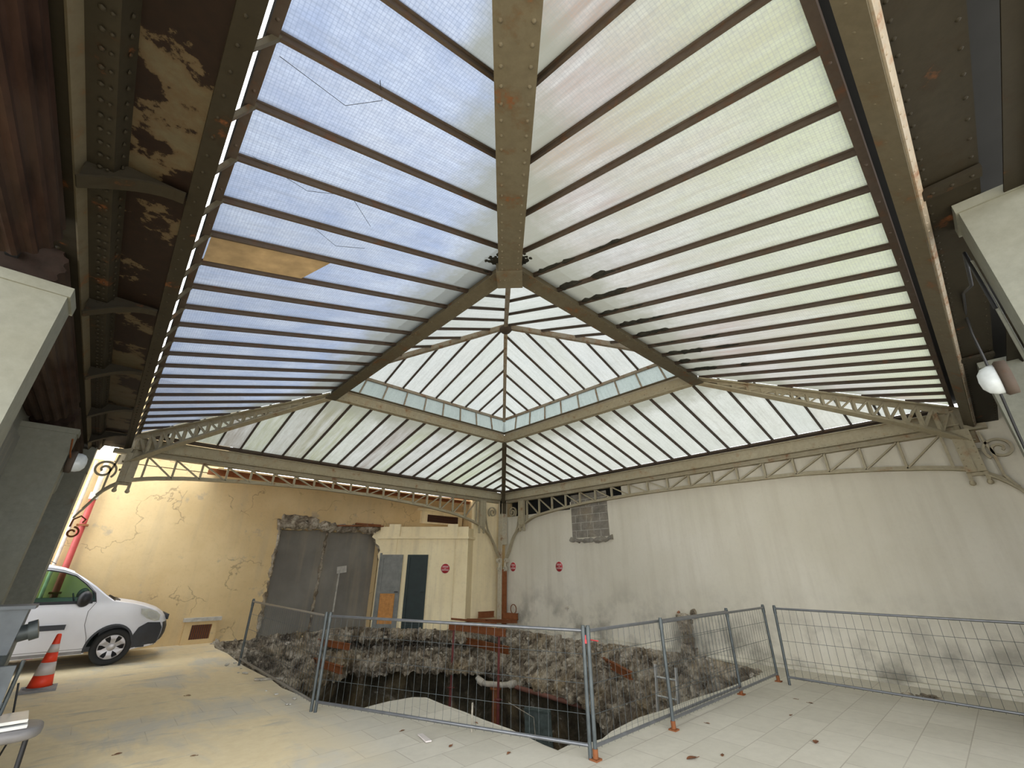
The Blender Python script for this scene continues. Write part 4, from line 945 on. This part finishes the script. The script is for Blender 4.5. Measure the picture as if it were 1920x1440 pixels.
# round red signs
def text_mesh(s, size, name):
    cu = bpy.data.curves.new(name, 'FONT'); cu.body = s; cu.size = size; cu.align_x = 'CENTER'; cu.align_y = 'CENTER'; cu.extrude = .0008; cu.resolution_u = 2
    o = bpy.data.objects.new(name, cu); dg = bpy.context.evaluated_depsgraph_get(); COL.objects.link(o); dg.update()
    me = bpy.data.meshes.new_from_object(o.evaluated_get(dg)); bpy.data.objects.remove(o); return me
def sign(label, c, nrm, r=.145):
    c, nrm = V(c), V(nrm).normalized(); sx_ = Z.cross(nrm).normalized()
    t = thing('round_sign', label, 'sign', c, group='round red no-parking signs')
    m = MB(); m.lathe(c, nrm, [(0, 0), (r, 0), (r, .006), (0, .006)], 36); part('rim', m, signwhite, t)
    m = MB(); m.lathe(c+nrm*.005, nrm, [(r*.95, 0), (r*.95, .003), (0, .003)], 36); part('disc', m, signred, t)
    for s, dz, sz, wd in (('DÉFENSE', .052, .062, .19), ('DE', .0, .034, .05), ('STATIONNER', -.050, .062, .235)):
        me = text_mesh(s, sz, 'lettering'); xs = [v_.co.x for v_ in me.vertices]; k_ = wd/(max(xs)-min(xs))
        for v_ in me.vertices:
            p = v_.co; v_.co = sx_*(p.x*k_)+Z*(p.y*1.15+dz)+nrm*(.009+p.z)
        me.materials.clear(); me.materials.append(signwhite)
        o = bpy.data.objects.new('lettering', me); COL.objects.link(o); o.parent = t
sign('round red sign on the cream porch, right of the green door', pq(2.27-.02, 1.74, .032), npv)
sign('round red sign on the pale wall, just right of the corner column', (-.118, .40, 1.80), (1, 0, 0))
sign('round red sign on the pale wall, rightmost of the three', (-.118, 2.46, 1.80), (1, 0, 0))

# ------------------------------------------------------------------ mesh barriers
def barrier(label, p, q, H=1.15, foot=True, nwire=None, lean=(0, 0), ends=(True, True)):
    p, q = V(p), V(q); d = (q-p).normalized(); L = (q-p).length; ln = V((lean[0], lean[1], 0))
    up = lambda s, z: p+d*s+Z*z+ln*(z/H)
    t = thing('mesh_barrier', label, 'barrier', (p+q)/2, group='galvanised mesh barriers around the pit')
    for s, on in ((0, ends[0]), (L, ends[1])):
        m = MB(); m.tube([up(s, 0), up(s, H)], .021, 10); part('post', m, galv, t)
        if foot:
            m = MB(); m.tube([up(s, .0), up(s, .09)], .027, 10); m.box(up(s, 0)+V((-.045, -.045, 0)), up(s, .015)+V((.045, .045, 0))); part('foot', m, orange, t, 'rusty foot sleeve')
    m = MB(); m.tube([up(0, H-.05), up(L, H-.05)], .017, 10); part('top_rail', m, galvl, t)
    m = MB(); m.tube([up(0, .11), up(L, .11)], .017, 10); part('bottom_rail', m, galvl, t)
    n = nwire or int(L/.107); m = MB()
    for k in range(1, n): m.tube([up(L*k/n, .08), up(L*k/n, H-.04)], .0022, 4, False)
    for zz in (.36, .62, .88): m.tube([up(0, zz), up(L, zz)], .0026, 4, False)
    part('wire_mesh', m, galv, t)
    for s in (0, L):
        m = MB(); m.tube([up(s, H-.13), up(s, H-.02)], .026, 10); part('clamp', m, galv, t)
    return t
barrier('mesh barrier running back along the left side of the pit towards the yellow wall', (7.66, 1.01, 0), (7.63, 4.90, 0), foot=False)
barrier('mesh barrier across the front of the pit, nearest and widest', (7.60, 4.97, 0), (6.125, 8.30, 0), foot=False)
barrier('mesh barrier leaving the front corner post along the right side of the pit', (6.10, 8.345, 0), (2.55, 8.36, 0), nwire=32)
barrier('mesh barrier overlapping at the far end of the right side of the pit', (4.74, 8.44, 0), (1.24, 8.46, 0), nwire=34)
barrier('mesh barrier standing alone before the pale wall at the right edge', (1.36, 8.66, 0), (1.42, 12.4, 0), foot=False, lean=(-.08, 0))
m = MB(); m.tube([(6.10, 8.31, .98), (6.10, 8.31, 1.06)], .034, 12); m.tube([(6.10, 8.29, 1.02), (6.0, 8.4, 1.0)], .006, 6); single('red_tape', m, signred, 'scrap of red tape round the front corner barrier post', 'tape')
m = MB(); m.tube([(6.52, 6.90, 0), (6.60, 7.0, .30)], .010, 8); single('stick', m, woodw, 'thin stick standing against the front barrier', 'stick')
# edging stones under the barriers
m = MB()
rs = random.Random(5)
for a, b in zip(near[2:10], near[3:11]): pass
def chips(label, pts, n, seed, size, mat, name, cat, group):
    r = random.Random(seed)
    for i in range(n):
        f = r.random()*(len(pts)-1); k_ = int(f); p = V(pts[k_]).lerp(V(pts[k_+1]), f-k_)+V((r.uniform(-.12, .12), r.uniform(-.12, .12), 0))
        s = size*r.uniform(.5, 1.3); bm = bmesh.new(); bmesh.ops.create_icosphere(bm, subdivisions=1, radius=1)
        for v_ in bm.verts: v_.co = V((v_.co.x*s*r.uniform(.8, 1.2), v_.co.y*s*r.uniform(.7, 1.1), (v_.co.z*.6+.5)*s*.7))
        me = bpy.data.meshes.new(name); bm.to_mesh(me); bm.free(); me.materials.append(mat)
        o = bpy.data.objects.new(name, me); COL.objects.link(o); o.location = p; o.rotation_euler.z = r.uniform(0, 6); tag(o, label, cat, group)
chips('small chip of broken stone lying along the left rim of the pit', [(7.75, .6, 0), (7.74, 3.3, 0), (7.72, 4.6, 0)], 14, 3, .035, conc, 'stone_chip', 'stone', 'stone chips along the left rim')
chips('piece of rubble in the small heap on the floor by the pale wall', [(.62, 10.05, 0), (.66, 10.4, 0)], 16, 8, .045, rub, 'rubble_piece', 'stone', 'rubble heap by the pale wall')
m = MB(); m.bar((6.32, 6.55, .012), (6.55, 6.95, .012), .03, .02); 
m = MB(); m.prism([(7.05, 6.60, .006), (7.10, 6.85, .006), (7.04, 6.87, .006), (7.0, 6.62, .006)], (0, 0, .012)); single('wood_sliver', m, conew, 'pale wood sliver on the paving before the front barrier', 'wood scrap')
m = MB(); m.bar((7.35, 2.75, .012), (7.75, 2.55, .02), .05, .025); single('wood_offcut', m, woodw, 'pale wooden offcut poking over the left rim of the pit', 'wood scrap')
# leaves
lv = [((3.94, 9.66), 'dead leaf, largest, on the paving at the far right'), ((5.36, 8.96), 'curled dead leaf on the paving right of the corner barrier posts'), ((5.06, 9.13), 'small dead leaf just right of the curled one'),
      ((3.11, 9.18), 'dead leaf on the right paving, nearest the lone barrier foot'), ((2.29, 9.19), 'dark leaf before the lone barrier, right one'), ((2.22, 8.98), 'dark leaf before the lone barrier, left one'), ((4.22, 8.60), 'tiny leaf by the second right barrier foot'),
      ((9.55, 5.04), 'dead leaf on the sandy paving at the left'), ((8.71, 2.93), 'dark scrap on the sandy paving behind'), ((6.95, 7.1), 'dead leaf under the front barrier, middle'), ((7.1, 6.35), 'dead leaf under the front barrier, left'),
      ((6.62, 7.65), 'dead leaf before the front barrier, right'), ((6.3, 6.7), 'dead leaf on the paving inside the front barrier'), ((9.0, 5.6), 'leaf scrap on the sandy paving, nearer'), ((9.3, 5.75), 'leaf scrap on the sandy paving beside another')]
def leaf(p, label, s, rz):
    m = MB(); n = 9; L_ = [V((math.cos(PI*k/n)*1.0, math.sin(PI*k/n)*.38*(1-.3*math.cos(2*PI*k/n)), 0)) for k in range(n+1)]; Rr = [V((q.x, -q.y, 0)) for q in L_]
    mid = [V((q.x, 0, .10*math.sin(PI*k/n))) for k, q in enumerate(L_)]
    vs = [q+Z*(.28*abs(q.y)) for q in L_]+mid+[q+Z*(.35*abs(q.y)) for q in Rr]
    k_ = n+1; m.add([q*s+Z*.004 for q in vs], [(i, i+1, k_+i+1, k_+i) for i in range(n)]+[(k_+i, k_+i+1, 2*k_+i+1, 2*k_+i) for i in range(n)])
    m.tube([V((s, 0, .004)), V((s*1.4, .02*s, .006))], .0025, 5)
    o = m.build('dead_leaf', leafm); o.location = V((p[0], p[1], 0)); o.rotation_euler.z = rz; tag(o, label, 'leaf', 'dead leaves on the paving')
rl_ = random.Random(11)
for i, (p, lb) in enumerate(lv): leaf(p, lb, (.060 if i in (0, 1) else .035)*rl_.uniform(.85, 1.15), rl_.uniform(0, 6))

# ------------------------------------------------------------------ wall lamps
def lamp(label, c, out, along):
    c, out, along = V(c), V(out), V(along); t = thing('bulkhead_lamp', label, 'lamp', c)
    m = MB(); n = 24
    def oval(k_, r, h): return c+along*math.cos(2*PI*k_/n)*r*.8+Z*math.sin(2*PI*k_/n)*r*1.25+out*h
    def shell(prof, mat, nm, lab=None):
        m = MB(); vs = [oval(k_, r, h) for r, h in prof for k_ in range(n)]
        m.add(vs, [(i*n+k_, i*n+(k_+1) % n, (i+1)*n+(k_+1) % n, (i+1)*n+k_) for i in range(len(prof)-1) for k_ in range(n)], True); part(nm, m, mat, t, lab)
    shell([(0, 0), (.115, 0), (.12, .06), (.105, .075), (.1, .07)], barm, 'base', 'rusty lamp base')
    shell([(.10, .065), (.10, .11), (.085, .155), (.05, .185), (.0, .192)], bulb, 'glass_dome')
    return t
lamp('oval frosted wall lamp on the left white post, above the van', (10.91, 3.50, 3.02), (-1, 0, 0), (0, 1, 0))
lamp('oval frosted wall lamp near the right edge, below the post top', (5.15, 12.13, 3.16), (0, -1, 0), (1, 0, 0))
m = MB(); m.lathe((11.06, 3.275, 2.62), (0, 0, 1), [(0, 0), (.14, .0), (.15, .05), (.15, .33), (0, .33)], 20); single('round_duct', m, postm, 'short round duct end beside the left wall lamp', 'duct')
m = MB(); m.tube([(6.30, 12.10, 3.30), (6.28, 12.10, 3.78), (5.85, 12.10, 3.72), (5.2, 12.10, 3.97), (4.6, 12.1, 4.0), (4.35, 12.1, 3.9), (4.3, 12.1, 3.65), (4.15, 12.1, 3.3), (3.9, 12.1, 2.95), (3.6, 12.10, 2.2), (3.5, 12.1, .6)], .011, 8); single('hanging_cable', m, black, 'thin dark cable looping down beside the right-hand posts', 'cable')
for k_, y in enumerate((12.12, 12.16)):
    m = MB(); m.tube([(6.28, y-.01, .2), (6.28, y-.01, 3.7)], .012, 8); single('conduit', m, postm, ('outer' if k_ else 'inner')+' white conduit clipped to the nearest right post', 'conduit')
m = MB(); m.tube([(11.0, 7.7, .5), (10.90, 4.0, 2.98)], .004, 6) if False else None
m = MB(); m.tube([(10.9, 4.1, 3.2), (10.9, 3.75, 3.1), (10.89, 3.6, 3.06)], .010, 8); single('lamp_cable', m, rustm, 'short rusty conduit feeding the left wall lamp', 'cable')

# ------------------------------------------------------------------ van
VX, VY = 8.74, -1.55
lampw = plain('headlamp_glass', (.55, .55, .50), .08, 0, .1, 10)
van = thing('white_van', 'white panel van with black bumper parked by the yellow wall', 'van', (VX, VY, 0), math.radians(1.5), local=True)
prof = [(.30, .24), (.10, .26), (.03, .34), (.0, .46), (.0, .60), (.03, .70), (.07, .78), (.14, .86), (.26, .94), (.42, 1.00), (.62, 1.055), (.82, 1.09), (1.0, 1.12),
        (1.18, 1.24), (1.38, 1.39), (1.58, 1.53), (1.78, 1.655), (1.95, 1.725), (2.2, 1.78), (2.6, 1.82), (3.1, 1.83), (3.6, 1.815), (4.0, 1.77), (4.13, 1.70), (4.18, 1.5), (4.21, 1.0), (4.22, .6), (4.18, .34), (4.05, .26)]
def half(x, z):
    w_ = .905
    if z > 1.0: w_ -= .20*((z-1.0)/.83)**1.35
    if z < .5: w_ -= .03*(.5-z)/.25
    if x < .75: w_ *= 1-.20*((.75-x)/.75)**2.2
    return w_
def M(x, z, f, off=0.):
    w_ = half(x, z)+off; xx = x+max(0, 1-x/1.4)*.13*abs(f)**3; return V((xx, f*w_, z))
fr = [-1, -.97, -.9, -.75, -.5, -.25, 0, .25, .5, .75, .9, .97, 1]
cx_, cz_ = 2.1, .9
def sh(p, f):
    k_ = 0 if abs(f) < .95 else (.010 if abs(f) < .99 else .035); d = V((cx_-p[0], cz_-p[1])).normalized() if True else 0
    return (p[0]+(d[0]*k_), p[1]+(d[1]*k_))
m = MB(); n = len(prof); vs = []
for f in fr:
    for p in prof: q = sh(p, f); vs.append(M(q[0], q[1], f))
fs = []
for a in range(len(fr)-1):
    for i in range(n-1):
        if 12 <= i < 16 and 1 <= a <= len(fr)-3: continue
        fs.append((a*n+i, a*n+i+1, (a+1)*n+i+1, (a+1)*n+i))
m.add(vs, fs, True); 
AX = [(.86, .31), (3.55, .31)]; WR = .365
def side_outline():
    pr_ = [sh(p, 1) for p in prof]; o = list(pr_)   # goes front bottom -> over the roof -> rear bottom
    for cx, cz in reversed(AX):
        a0 = math.asin((.22-cz)/WR) if abs(.22-cz) < WR else 0
        for k_ in range(13): a = (0-.22)+(PI+.44)*k_/12; o.append((cx+WR*math.cos(a), cz+WR*math.sin(a)))
    return o
win = [(1.32, 1.13), (1.38, 1.25), (1.56, 1.42), (1.74, 1.555), (1.92, 1.62), (2.12, 1.655), (2.48, 1.66), (2.48, 1.13)]
def inside(p, poly):
    c = False; j = len(poly)-1
    for i in range(len(poly)):
        if (poly[i][1] > p[1]) != (poly[j][1] > p[1]) and p[0] < (poly[j][0]-poly[i][0])*(p[1]-poly[i][1])/(poly[j][1]-poly[i][1])+poly[i][0]: c = not c
        j = i
    return c
def cdt(outline, holes, step=.12, pad=.04):
    pts = [V(p) for p in outline]; ed = [(i, (i+1) % len(pts)) for i in range(len(pts))]
    for h in holes:
        o = len(pts); pts += [V(p) for p in h]; ed += [(o+i, o+(i+1) % len(h)) for i in range(len(h))]
    x = min(p[0] for p in outline)
    while x < max(p[0] for p in outline):
        z = min(p[1] for p in outline)
        while z < max(p[1] for p in outline):
            if inside((x, z), outline) and not any(inside((x, z), h) for h in holes): pts.append(V((x, z)))
            z += step
        x += step
    r = delaunay_2d_cdt(pts, ed, [], 0, 1e-5); out = []
    for f in r[2]:
        c = sum((r[0][i] for i in f), V((0, 0)))/len(f)
        if inside(c, outline) and not any(inside(c, h) for h in holes): out.append(f)
    return r[0], out
so = side_outline(); sv, sf = cdt(so, [win])
for f in (1, -1): m.add([M(p[0], p[1], f) for p in sv], sf, True)
part('body', m, carw, van)
def patch(poly, f, off, mat, nm, lab=None, th_=.012, step=.06):
    v_, f_ = cdt(poly, [], step); m = MB(); k_ = len(v_)
    m.add([M(p[0], p[1], f, off) for p in v_], f_, True)
    q = len(poly); m.add([M(p[0], p[1], f, off) for p in poly]+[M(p[0], p[1], f, off-th_) for p in poly], [(i, (i+1) % q, q+(i+1) % q, q+i) for i in range(q)])
    return part(nm, m, mat, van, lab)
for f in (1, -1):
    patch([(.03, .30), (.0, .46), (.0, .58), (.06, .68), (.30, .70), (.44, .62), (.50, .50), (.50, .36), (.48, .26)], f, .012, charcoal, 'bumper_corner', 'black plastic bumper corner')
    patch([(.09, .72), (.10, .82), (.19, .89), (.36, .95), (.50, .955), (.47, .86), (.34, .77), (.18, .71)], f, .014, lampw, 'headlamp', 'clear headlamp')
    patch([(.13, .75), (.15, .82), (.24, .88), (.36, .90), (.33, .80), (.22, .75)], f, .020, alu, 'headlamp_reflector')
    patch([(1.62, .66), (1.62, .745), (2.65, .745), (2.65, .655)], f, .014, charcoal, 'rub_strip', 'black side rubbing strip')
    patch(win, f, -.012, carglass, 'side_window')
    wf = [(1.30, 1.11), (1.36, 1.26), (1.55, 1.435), (1.735, 1.575), (1.92, 1.64), (2.12, 1.677), (2.51, 1.682), (2.51, 1.11)]
    v_, f_ = cdt(wf, [win], .5); m = MB(); m.add([M(p[0], p[1], f, .006) for p in v_], f_); part('window_frame', m, black, van)
    patch([(1.36, 1.085), (1.36, 1.135), (2.52, 1.135), (2.52, 1.085)], f, .012, black, 'window_sill', None)
    # panel gaps and arch lips
    m = MB(); L_ = [(1.22, .32), (1.26, .5), (1.36, .72), (1.38, .95), (1.30, 1.10), (1.36, 1.27), (1.55, 1.455), (1.74, 1.60), (1.92, 1.665), (2.12, 1.705), (2.52, 1.71), (2.56, 1.1), (2.56, .32), (1.22, .32)]
    m.tube([M(x, z, f, .002) for x, z in L_], .005, 5); part('door_gap', m, greyp, van)
    for cx, cz in AX:
        m = MB(); m.ribbon([M(cx+(WR+.015)*math.cos(a), cz+(WR+.015)*math.sin(a), f, .004) for a in [(-.15)+(PI+.3)*k_/20 for k_ in range(21)]], .02, .035, V((0, 1, 0))); part('arch_lip', m, charcoal, van)
        wy = f*.80; m = MB()
        w = thing('w', '', 'x')
        bpy.data.objects.remove(w)
        m.lathe((cx, wy-f*.09, cz), (0, f, 0), [(.19, 0), (.28, .0), (.305, .02), (.31, .05), (.31, .14), (.302, .17), (.275, .185), (.215, .175), (.205, .15)], 40)
        wh = part('wheel', m, tyre, van)
        m = MB(); m.lathe((cx, wy+f*.055, cz), (0, f, 0), [(0, 0), (.21, 0), (.212, .03), (.195, .036), (.19, .012), (.0, .012)], 32); o = part('rim', m, black, wh)
        m = MB()
        for s in range(6):
            a = PI/2+2*PI*s/6; ca, sa = math.cos(a), math.sin(a)
            pt_ = lambda r, tt, y: V((cx+ca*r-sa*tt, wy+f*y, cz+sa*r+ca*tt))
            m.prism([pt_(.03, -.035, .07), pt_(.03, .035, .07), pt_(.14, .040, .082), pt_(.196, .064, .080), pt_(.196, -.064, .080), pt_(.14, -.040, .082)], (0, f*.012, 0))
        m.lathe((cx, wy+f*.07, cz), (0, f, 0), [(.065, 0), (.065, .022), (.05, .03), (.0, .03)], 20); m.lathe((cx, wy+f*.07, cz), (0, f, 0), [(.188, 0), (.19, .02), (.205, .02), (.207, 0)], 32)
        part('wheel_cover', m, hub, wh)
    m = MB(); c = M(1.50, 1.17, f, .10); bmq = bmesh.new(); bmesh.ops.create_icosphere(bmq, subdivisions=3, radius=1)
    vv = [V((v__.co.x*.105, v__.co.y*.11, v__.co.z*.14))+c for v__ in bmq.verts]; ff = [[q.index for q in f__.verts] for f__ in bmq.faces]; bmq.free()
    m.add(vv, ff, True); m.bar(M(1.48, 1.12, f, -.02), c-Z*.05, .06, .04); part('mirror', m, black, van, 'black door mirror')
    m = MB(); m.bar(M(2.36, .98, f, .02), M(2.50, .98, f, .02), .03, .03); part('door_handle', m, charcoal, van)
m = MB(); vs = []
for f in fr[1:-1]: vs += [M(prof[i][0], prof[i][1], f)+V((.01, 0, -.008)) for i in range(12, 17)]
m.add(vs, [(a*5+i, a*5+i+1, (a+1)*5+i+1, (a+1)*5+i) for a in range(10) for i in range(4)], True); part('windscreen', m, carglass, van)
m = MB(); vs = []
for f in fr[1:-1]: vs += [M(p[0], p[1], f)+V((-.012, 0, 0)) for p in [(.10, .28), (.03, .36), (.0, .46), (.0, .58), (.03, .68)]]
m.add(vs, [(a*5+i, a*5+i+1, (a+1)*5+i+1, (a+1)*5+i) for a in range(10) for i in range(4)], True); part('bumper', m, charcoal, van)
m = MB(); m.box((.02, -.45, .70), (.045, .45, .80)); part('grille', m, black, van)
m = MB(); m.box((.94, -.6, 1.10), (1.06, .62, 1.125)); m.bar((1.0, -.3, 1.13), (1.12, .35, 1.20), .02, .015); m.bar((1.0, .1, 1.13), (1.10, .62, 1.19), .02, .015); part('wiper', m, black, van)
m = MB(); m.tube([(2.1, 0, 1.79), (2.35, 0, 1.93)], .006, 6); part('aerial', m, black, van)
m = MB(); m.box((1.15, -.78, .86), (1.5, .78, 1.06)); part('dashboard', m, charcoal, van)
m = MB(); cw_ = V((1.62, .42, 1.08)); d1 = V((.35, 0, .94)).normalized(); m.tube([cw_+V((0, 1, 0))*.18*math.cos(2*PI*k_/20)+d1*.18*math.sin(2*PI*k_/20) for k_ in range(21)], .014, 8, False); m.bar(cw_-V((0, .18, 0)), cw_+V((0, .18, 0)), .02, .03); part('steering_wheel', m, black, van)
for sy in (-.4, .4):
    m = MB(); m.box((2.0, sy-.24, .40), (2.45, sy+.24, .62)); m.bar((2.42, sy, .6), (2.62, sy, 1.18), .46, .12, (0, 1, 0)) ; m.box((2.56, sy-.12, 1.2), (2.66, sy+.12, 1.38)); part('seat', m, charcoal, van)
m = MB(); m.box((.35, -.84, .26), (4.1, .84, .34)); m.box((.4, -.7, .34), (1.1, .7, .85)); part('underbody', m, black, van)
m = MB(); m.bar(M(1.25, .265, 1, -.01), M(3.15, .265, 1, -.01), .03, .05); part('sill', m, greyp, van)
m = MB(); m.bar(V((2.2, .60, 1.80)), V((3.9, .62, 1.81)), .03, .03); m.bar(V((2.2, -.60, 1.80)), V((3.9, -.62, 1.81)), .03, .03); part('roof_rail', m, black, van)

# ------------------------------------------------------------------ cone, box, chair at the left edge
t = thing('traffic_cone', 'orange and white striped traffic cone standing before the van', 'cone', (10.36, 1.05, 0))
x, y = 10.36, 1.05
m = MB(); m.box((x-.20, y-.20, 0), (x+.20, y+.20, .035)); m.lathe((x, y, .03), Z, [(.19, 0), (.17, .02), (.15, .025)], 24); part('base', m, greyp, t)
def ring_(z0, z1, mat, nm, o_=0.):
    rr = lambda z: .150-.125*(z/.75)+o_; m = MB(); m.lathe((x, y, 0), Z, [(rr(z0)-.01, z0), (rr(z0), z0), (rr(z1), z1), (rr(z1)-.01, z1)], 28); part(nm, m, mat, t)
ring_(.04, .205, conem, 'orange_band'); ring_(.205, .37, conew, 'white_band', .001); ring_(.37, .50, conem, 'orange_band'); ring_(.50, .61, conew, 'white_band', .001)
m = MB(); m.lathe((x, y, 0), Z, [(.048, .61), (.030, .735), (.022, .75), (.0, .75)], 28); part('orange_tip', m, conem, t)
t = thing('distribution_box', 'grey electrical distribution box with a round socket at the left edge', 'electrical box', (10.91, 5.1, 0))
m = MB(); m.prism([(10.61, 4.95, .98), (11.16, 4.95, .98), (11.16, 4.95, 1.36), (10.59, 4.95, 1.36)], (0, .30, 0)); part('case', m, greyb, t)
m = MB(); m.box((10.55, 4.93, 1.35), (11.17, 5.28, 1.38)); part('lid', m, greyb, t)
m = MB(); m.tube([(10.61, 5.1, 1.13), (10.54, 5.1, 1.15)], .07, 18); m.tube([(10.54, 5.1, 1.15), (10.48, 5.1, 1.17)], .085, 18); part('socket', m, galv, t, 'round grey socket outlet')
m = MB(); m.bar((10.63, 4.98, .98), (10.71, 4.90, .0), .03, .03); m.bar((10.63, 5.22, .98), (10.71, 5.30, 0), .03, .03); m.bar((11.11, 4.98, .98), (11.06, 4.90, 0), .03, .03); m.bar((11.11, 5.22, .98), (11.06, 5.30, 0), .03, .03); part('stand_leg', m, galv, t)
t = thing('folded_trestle', 'dark folded table panels leaning under the distribution box', 'folded table', (10.75, 5.45, 0))
m = MB(); m.bar((10.72, 5.36, .12), (10.72, 5.46, .92), .42, .03, (0, 1, 0)); part('panel', m, greyb, t)
m = MB(); m.tube([(10.51, 5.38, .05), (10.48, 5.42, .95)], .015, 8); m.tube([(10.93, 5.38, .05), (10.96, 5.42, .95)], .015, 8); m.bar((10.5, 5.40, .62), (10.95, 5.40, .62), .03, .04); part('frame', m, galv, t)
m = MB(); m.tube([(10.44, 5.1, 0), (10.38, 5.2, .30), (10.46, 5.25, .75)], .008, 6); part('strut', m, black, t)
t = thing('stool', 'grey plastic stool with black legs cut by the left edge', 'stool', (10.45, 5.5, 0))
x, y = 10.42, 5.55
m = MB(); bmq = bmesh.new(); bmesh.ops.create_uvsphere(bmq, u_segments=28, v_segments=14, radius=1)
def sq(v_): return math.copysign(abs(v_)**.62, v_)
vv = [V((x+sq(v__.co.x)*.235, y+sq(v__.co.y)*.21, .44+sq(v__.co.z)*.055)) for v__ in bmq.verts]; ff = [[q.index for q in f__.verts] for f__ in bmq.faces]; bmq.free(); m.add(vv, ff, True)
part('seat', m, greyp, t)
for sx_, sy_ in ((-1, 1), (-1, -1), (1, 1), (1, -1)):
    m = MB(); m.tube([(x+sx_*.15, y+sy_*.12, .41), (x+sx_*.17, y+sy_*.15, .0)], .016, 10); part('leg', m, black, t)
for k_, (z, lb) in enumerate(((.500, 'white framed panel lying on the stool, lower one'), (.535, 'white framed panel lying on the stool, upper one'))):
    m = MB(); yy = 5.55-.03*k_; m.bar((10.30+.01*k_, yy, z), (10.95, yy+.04, z-.0), .34, .022); single('framed_panel', m, (whitep, alu)[k_], lb, 'panel', 'white panels stacked on the stool')
m = MB(); m.lathe((10.55, 5.3, .56), Z, [(0, 0), (.04, 0), (.045, .03), (.0, .045)], 14); single('orange_cap', m, conem, 'small orange cap lying on the white panels', 'cap')


# ------------------------------------------------------------------ growth and repairs on the glass
rm_ = random.Random(41)
def clump(p, d, L_, r, mb):
    n = max(3, int(L_/.05)); pts = [V(p)+V(d)*(L_*i/n) for i in range(n+1)]; n0 = len(mb.v)
    mb.tube(pts, [r*(.35+1.1*abs(noise.noise(q*6)))*(1 if 0 < i < n else .3) for i, q in enumerate(pts)], 8)
    for i in range(n0, len(mb.v)):
        q = mb.v[i]; mb.v[i] = q+V((noise.noise(q*14), noise.noise(q*14+V((4, 4, 4))), noise.noise(q*14+V((9, 9, 9)))*.5))*r*.6
mossm = plain('black_moss', (.018, .017, .011), .95, 0, .3, 20)
mo = MB()
for i in range(5, 24):      # along the bars of the right slope, close to the kerb
    x = A_*i/23
    if not S0 < x < A_-S1: continue
    for k in range(rm_.choice((2, 3, 4))):
        f = rm_.uniform(.70, .99) if k else .97
        y = B_-T1*f; z = ZE+(ZC-ZE)*f; clump((x+rm_.uniform(.0, .05), y, z-.005), V((rm_.uniform(-.1, .1), T1, -(ZC-ZE))).normalized(), rm_.uniform(.12, .50), rm_.uniform(.025, .06), mo)
o = single('moss', mo, mossm, 'black moss growing along the bars of the right slope, by the kerb', 'moss'); o['kind'] = 'stuff'
mo = MB()
for i in range(10, 18):
    y = B_*i/24
    if not T0 < y < B_-T1: continue
    f = .98; clump((A_-S1*f, y, ZE+(ZC-ZE)*f-.005), V((S1, 0, -(ZC-ZE))).normalized(), rm_.uniform(.08, .25), rm_.uniform(.014, .03), mo)
for k in range(700):
    u_, v_ = abs(rm_.gauss(0, .07)), rm_.uniform(-.08, .12)
    if rm_.random() < .5: p = V((NC.x+.05+u_, NC.y+v_-.05, 0)); p.z = ZC-(p.x-NC.x)*(ZC-ZE)/S1
    else: p = V((NC.x+v_-.05, NC.y+.05+u_, 0)); p.z = ZC-(p.y-NC.y)*(ZC-ZE)/T1
    r = rm_.uniform(.008, .022); mo.add([p-Z*.012+V((q.x*r*rm_.uniform(.7, 1.5), q.y*r*rm_.uniform(.7, 1.5), q.z*r*.6)) for q in IV], IF)
o = single('moss', mo, mossm, 'black moss spreading round the joint of the ridge beam and left slope', 'moss'); o['kind'] = 'stuff'
m = MB(); sl = (ZC-ZE)/S1; P5 = lambda u, y: V((A_-u, y, ZE+u*sl-.004))
y5 = B_*15/24; y6 = B_*16/24
m.prism([P5(.03, y5+.03), P5(.03, y6-.03), P5(1.02, y6-.03), P5(.86, y5+.03)], (0, 0, -.006)); single('patch_board', m, plain('brown_patch_board', (.42, .30, .17), .7, 0, .15, 6), 'brown board patching one pane at the edge of the left glass slope', 'board')
def crack(pts, label):
    m = MB(); m.tube([P5(u, y)-Z*.002 for u, y in pts], .0022, 4); single('glass_crack', m, black, label, 'crack')
crack([(.05, 9.72), (.45, 9.62), (.62, 9.78), (.55, 9.9)], 'thin crack with a hooked end in the uppermost visible left pane')
crack([(.1, 8.9), (.5, 8.74), (.8, 8.85), (1.1, 8.55)], 'long thin branching crack across a left slope pane')
crack([(.7, 8.3), (.95, 8.12), (1.2, 8.2)], 'short curved crack in a left slope pane near the middle')
